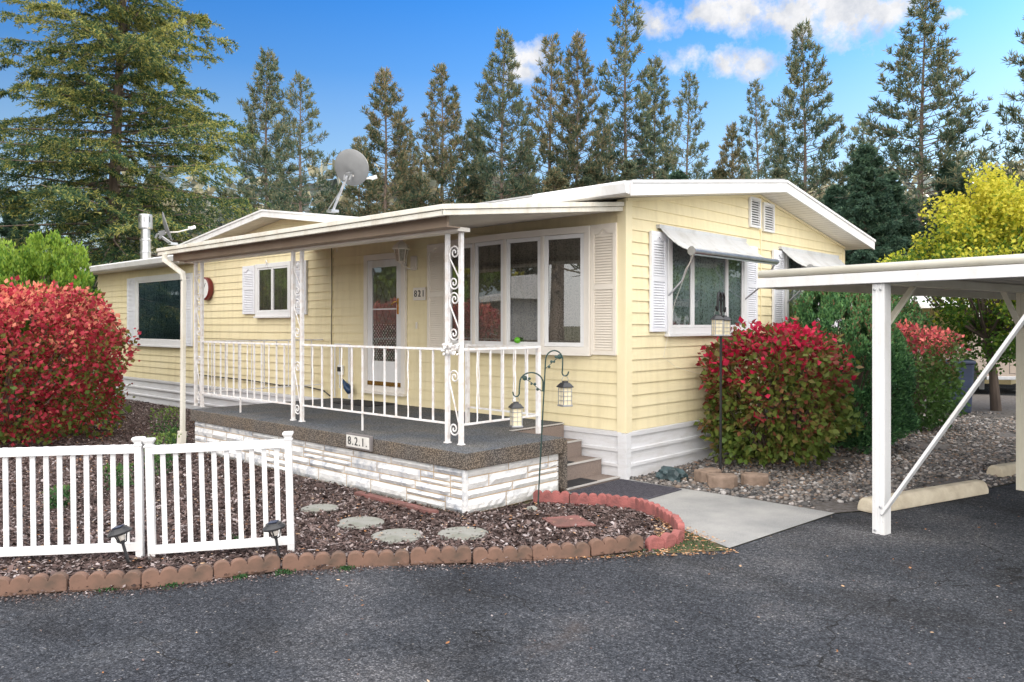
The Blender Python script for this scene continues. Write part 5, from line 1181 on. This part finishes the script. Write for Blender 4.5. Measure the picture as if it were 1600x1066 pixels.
# broadleaf yellow tree
def broadleaf(seed, H_, R0, zc, rz_, n, leaf, trunk_r, lean=(0, 0), clumps=70):
    g0 = np.random.default_rng(seed); m = MB(); rs = random.Random(seed)
    fork = H_*.30; top = Vector((lean[0], lean[1], fork))
    m.tube([(0, 0, -.05), (lean[0]*.3, lean[1]*.3, fork*.5), top], [trunk_r*1.35, trunk_r, trunk_r*.85], 10)
    C_ = []
    for i in range(clumps):
        a = rs.uniform(0, 6.28); u = rs.uniform(-1, 1); q = rs.uniform(.25, 1)**.5; s = math.sqrt(1-u*u)
        w_ = 1 if u < .1 else 1-.55*u
        p = Vector((R0*q*s*math.cos(a)*w_, R0*q*s*math.sin(a)*w_, zc+rz_*q*u)); C_.append(p)
        mid = top.lerp(p, .5)+Vector((rs.uniform(-.15, .15), rs.uniform(-.15, .15), -.1))
        if i % 2 == 0: m.tube([top, mid, p], [trunk_r*.45, trunk_r*.22, .006], 5, cap=False)
    P = []
    for p in C_:
        k = int(n/clumps); rr = rs.uniform(.30, .50)*R0*.55; q = g0.normal(size=(k, 3)); q /= np.linalg.norm(q, axis=1)[:, None]; q *= (g0.uniform(.2, 1, k)**.5)[:, None]*rr; q[:, 2] *= .8
        P.append(q+np.array(p[:]))
    P = np.concatenate(P); V = leafquads(P, leaf, .7, updir=np.array((0, 0, -.2)), spread=1)
    me = bpy.data.meshes.new('trunk'); me.from_pydata(m.v, [], m.f); return me, npmesh('crown', V, 4)
tmB, cmB = broadleaf(51, 4.6, 1.75, 2.75, 1.85, 30000, .075, .075, (-.15, -.05), 110)
tree('broadleaf_tree', 'small yellow-green broadleaf tree with dark trunk behind the carport', 'tree', (1.25, 10.5, 0), tmB, cmB, 'darkbark', 'leafY')
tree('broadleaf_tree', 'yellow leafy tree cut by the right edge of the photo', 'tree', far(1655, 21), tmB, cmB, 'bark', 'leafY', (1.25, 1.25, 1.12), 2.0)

# ------------------------------------------------------------------ hill and far wood
m = MB(); nx, ny = 50, 12
def hz_(i, j):
    b = 200+1500*i/nx; D = 95+170*j/ny; p = far(b, D); h = 0 if j == 0 else (10+26*((i/nx)**1.3))*math.sin(min(1, j/ny)*PI/2)*(1+.15*math.sin(i*.7))
    return (p.x, p.y, h-.5)
vs = [hz_(i, j) for j in range(ny+1) for i in range(nx+1)]
m.add(vs, [(j*(nx+1)+i, j*(nx+1)+i+1, (j+1)*(nx+1)+i+1, (j+1)*(nx+1)+i) for j in range(ny) for i in range(nx)])
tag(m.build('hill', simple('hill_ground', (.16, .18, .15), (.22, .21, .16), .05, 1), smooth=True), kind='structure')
W = []
for i in range(1700):
    b = rng.uniform(180, 1720); jj = rng.uniform(0, 1); D = 66+170*jj**1.3; p = far(b, D)
    zg = (10+26*(np.clip((b-200)/1500, 0, 1)**1.3))*math.sin(min(1, max(0, (D-95)/170))*PI/2); h = rng.uniform(7, 16); k = 60
    f = rng.uniform(0, 1, k); a = rng.uniform(0, 6.28, k); r_ = (1-f)*h*.19*rng.uniform(.4, 1, k)
    P = np.stack([p.x+np.cos(a)*r_, p.y+np.sin(a)*r_, zg+f*h], 1); W.append(leafquads(P, 1.7, .6, updir=np.array((0, 0, -.3)), spread=1))
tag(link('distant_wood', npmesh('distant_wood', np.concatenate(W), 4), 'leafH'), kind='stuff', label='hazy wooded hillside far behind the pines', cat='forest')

# ------------------------------------------------------------------ neighbours, vehicle, bin
nh = empty('neighbour_house', 'white-roofed neighbouring home seen in the gap right of the gable wall', 'house', far(1400, 24), CA*.0)
m = MB(); m.box((-5.5, 0, 0), (3.0, 5.5, 2.55)); m.build('wall', simple('neighbour_wall', (.72, .60, .34), (.66, .54, .3), 2, .6), nh)
m = MB(); m.prism([(-5.9, -.5, 2.55), (-5.9, -.5, 2.75), (-5.9, 2.7, 3.35), (-5.9, 5.9, 2.75), (-5.9, 5.9, 2.55)], (9.2, 0, 0)); m.build('roof', 'white', nh, bevel=.02)
m = MB(); m.prism([(-5.6, -2.4, 2.1), (-5.6, -2.4, 2.2), (-5.6, -.05, 2.55), (-5.6, -.05, 2.45)], (8.6, 0, 0)); m.build('awning', 'white', nh, bevel=.01)
for x in (-5.4, -2.6, .2, 2.8):
    m = MB(); m.box((x-.05, -2.35, 0), (x+.05, -2.25, 2.1)); m.build('post', 'white', nh)
for x in (-4.2, -.6): 
    m = MB(); m.box((x, -.05, 1.1), (x+1.3, -.002, 2.1)); wd_ = m.build('window', 'vinylW', nh, bevel=.01)
    m = MB(); m.box((x+.08, -.06, 1.18), (x+1.22, -.052, 2.02)); m.build('pane', 'carglass', wd_)
# pickup truck
tk = empty('pickup_truck', 'tan pickup truck parked beyond the yellow tree, mostly hidden', 'truck', far(1580, 19.6), 0)
tk.rotation_euler = (0, 0, CA-R(4))
prof = [(-2.7, .48), (-2.72, .95), (-2.6, 1.12), (-.75, 1.14), (-.62, 1.16), (-.35, 1.78), (1.0, 1.80), (1.55, 1.20), (2.55, 1.05), (2.75, .85), (2.75, .45)]
def arch(cx, r_=.46): return [(cx+r_*math.cos(a), .36+r_*math.sin(a)) for a in [PI*k/8 for k in range(9)]]
under = [(2.3, .42)]+[p for p in arch(1.85) if p[1] > .4]+[(1.3, .42), (-1.2, .42)]+[p for p in arch(-1.65) if p[1] > .4]+[(-2.2, .45)]
m = MB(); m.prism([(x, -.95, z) for x, z in prof+under], (0, 1.9, 0)); m.build('body', 'tanpaint', tk, bevel=.02)
m = MB(); m.prism([(x, -.962, z) for x, z in [(-.45, 1.22), (-.28, 1.68), (.30, 1.70), (.30, 1.22)]], (0, 1.924, 0)); m.prism([(x, -.962, z) for x, z in [(.38, 1.22), (.38, 1.70), (.95, 1.70), (1.36, 1.22)]], (0, 1.924, 0)); m.build('window', 'carglass', tk)
m = MB()
for (x0, x1) in ((-.55, .32), (.34, 1.3)): ring(m, x0, x1, .50, 1.17, .008, .953, .957, front)
m.build('door', 'dark', tk)
m = MB(); m.box((-1.1, -1.02, .36), (1.25, -.90, .44)); m.build('running_board', 'galv', tk, bevel=.01)
for x in (-1.65, 1.85):
    for s in (-1, 1):
        m = MB(); m.lathe([(.36, -.11), (.385, -.06), (.385, .06), (.36, .11)], (x, s*.86, .385), 28, axis=AX); wo = m.build('wheel', 'tyre', tk)
        m = MB(); m.lathe([(.22, -.12), (.10, -.105), (.04, -.125)], (x, s*.86, .385), 20, axis=AX if s > 0 else Matrix.Rotation(R(-90), 3, 'X')); m.build('rim', 'galv', wo)
# wheeled bin
bn = empty('wheeled_bin', 'dark blue wheeled bin beside the far burning bush', 'bin', (.83, 9.35, 0), .3)
m = MB(); m.prism([(-.24, -.26, .05), (.24, -.26, .05), (.24, .26, .05), (-.24, .26, .05)], (0, 0, .9)); b_o = m.build('body', 'navy', bn, bevel=.03)
for v in b_o.data.vertices:
    if v.co.z > .5: v.co.x *= 1.2; v.co.y *= 1.15
m = MB(); m.box((-.31, -.33, .94), (.31, .33, 1.0)); m.build('lid', 'navy', bn, bevel=.02)
m = MB(); m.lathe([(.1, -.3), (.1, .3)], (-.2, 0, .10), 14, axis=AX); m.build('wheel', 'tyre', bn)
# things behind the photographer, seen mirrored in the window panes
tmC, cmC = broadleaf(61, 8.5, 3.0, 5.4, 3.2, 16000, .22, .18, (.1, .1), 80)
for i, (x, y, s, lf, lb) in enumerate(((-17.5, -17.5, 1.0, 'leafY', 'yellow broadleaf tree left of the viewpoint, mirrored in the bow window'), (-19.8, -12.6, .9, 'leafA', 'green broadleaf tree mirrored in the storm door'), (-22, -8.5, 1.0, 'leafY', 'tall yellow tree mirrored in the small left window'))):
    tree('broadleaf_tree', lb, 'tree', (x, y, 0), tmC, cmC, 'bark', lf, s, i*1.3)
tree('broadleaf_tree', 'green broadleaf tree beyond the carport, mirrored in the gable window', 'tree', (9.2, 17, 0), tmC, cmC, 'bark', 'leafA', .85, 2.2)
tree('fir_tree', 'dark fir added to cut glare in the large left window', 'fir tree', (-27.5, -6.8, 0), tmD, cmD, 'bark', 'leafD', 1.1, 1.0)  # unseen fir added to darken the bright reflection in that window
for i, (x, y, s) in enumerate(((-18, -20, .9), (-10.5, -22, 1.0), (-33, -14, .95))):
    tree('pine_tree', ('dense pine mirrored in the right bow window panes', 'pine mirrored in the middle bow window pane', 'pine mirrored in the far left window')[i], 'pine tree', (x, y, 0), PV[i][0], PV[i][1], 'barkP', 'leafP', (s*1.3, s*1.3, s), i)
gh = empty('neighbour_house', 'grey neighbouring home with white roof, mirrored in the bow window', 'house', (-12.5, -12.5, 0), R(20))
m = MB(); m.box((-3.5, -2.5, 0), (3.5, 2.5, 2.4)); m.build('wall', simple('grey_wall', (.42, .43, .45), (.36, .37, .38), 2, .7), gh)
m = MB(); m.prism([(-3.8, -3, 2.4), (-3.8, -3, 2.55), (-3.8, 0, 3.1), (-3.8, 3, 2.55), (-3.8, 3, 2.4)], (7.6, 0, 0)); m.build('roof', 'white', gh)

# added unseen pines beyond the right edge, high crowns shaped to shade the foreground
PS = conifer(71, 20, 3.9, 170, .50, twn=24, bl=7, blen=.6, bw=.13, power=.35)
for i, (x, y, s_3) in enumerate(((3.0, 27.5, .98), (4.4, 26.4, 1.0), (5.6, 28.2, 1.04), (8.2, 26.8, 1.0), (10.8, 28, 1.02), (3.4, 31, 1.06), (6.9, 31.5, 1.08))):
    tree('pine_tree', 'added unseen pine beyond the right edge, high-crowned to shade the asphalt', 'pine tree', (x, y, 0), PS[0], PS[1], 'barkP', 'leafP', s_3, i*1.1, 'added shade pines beyond the right edge')
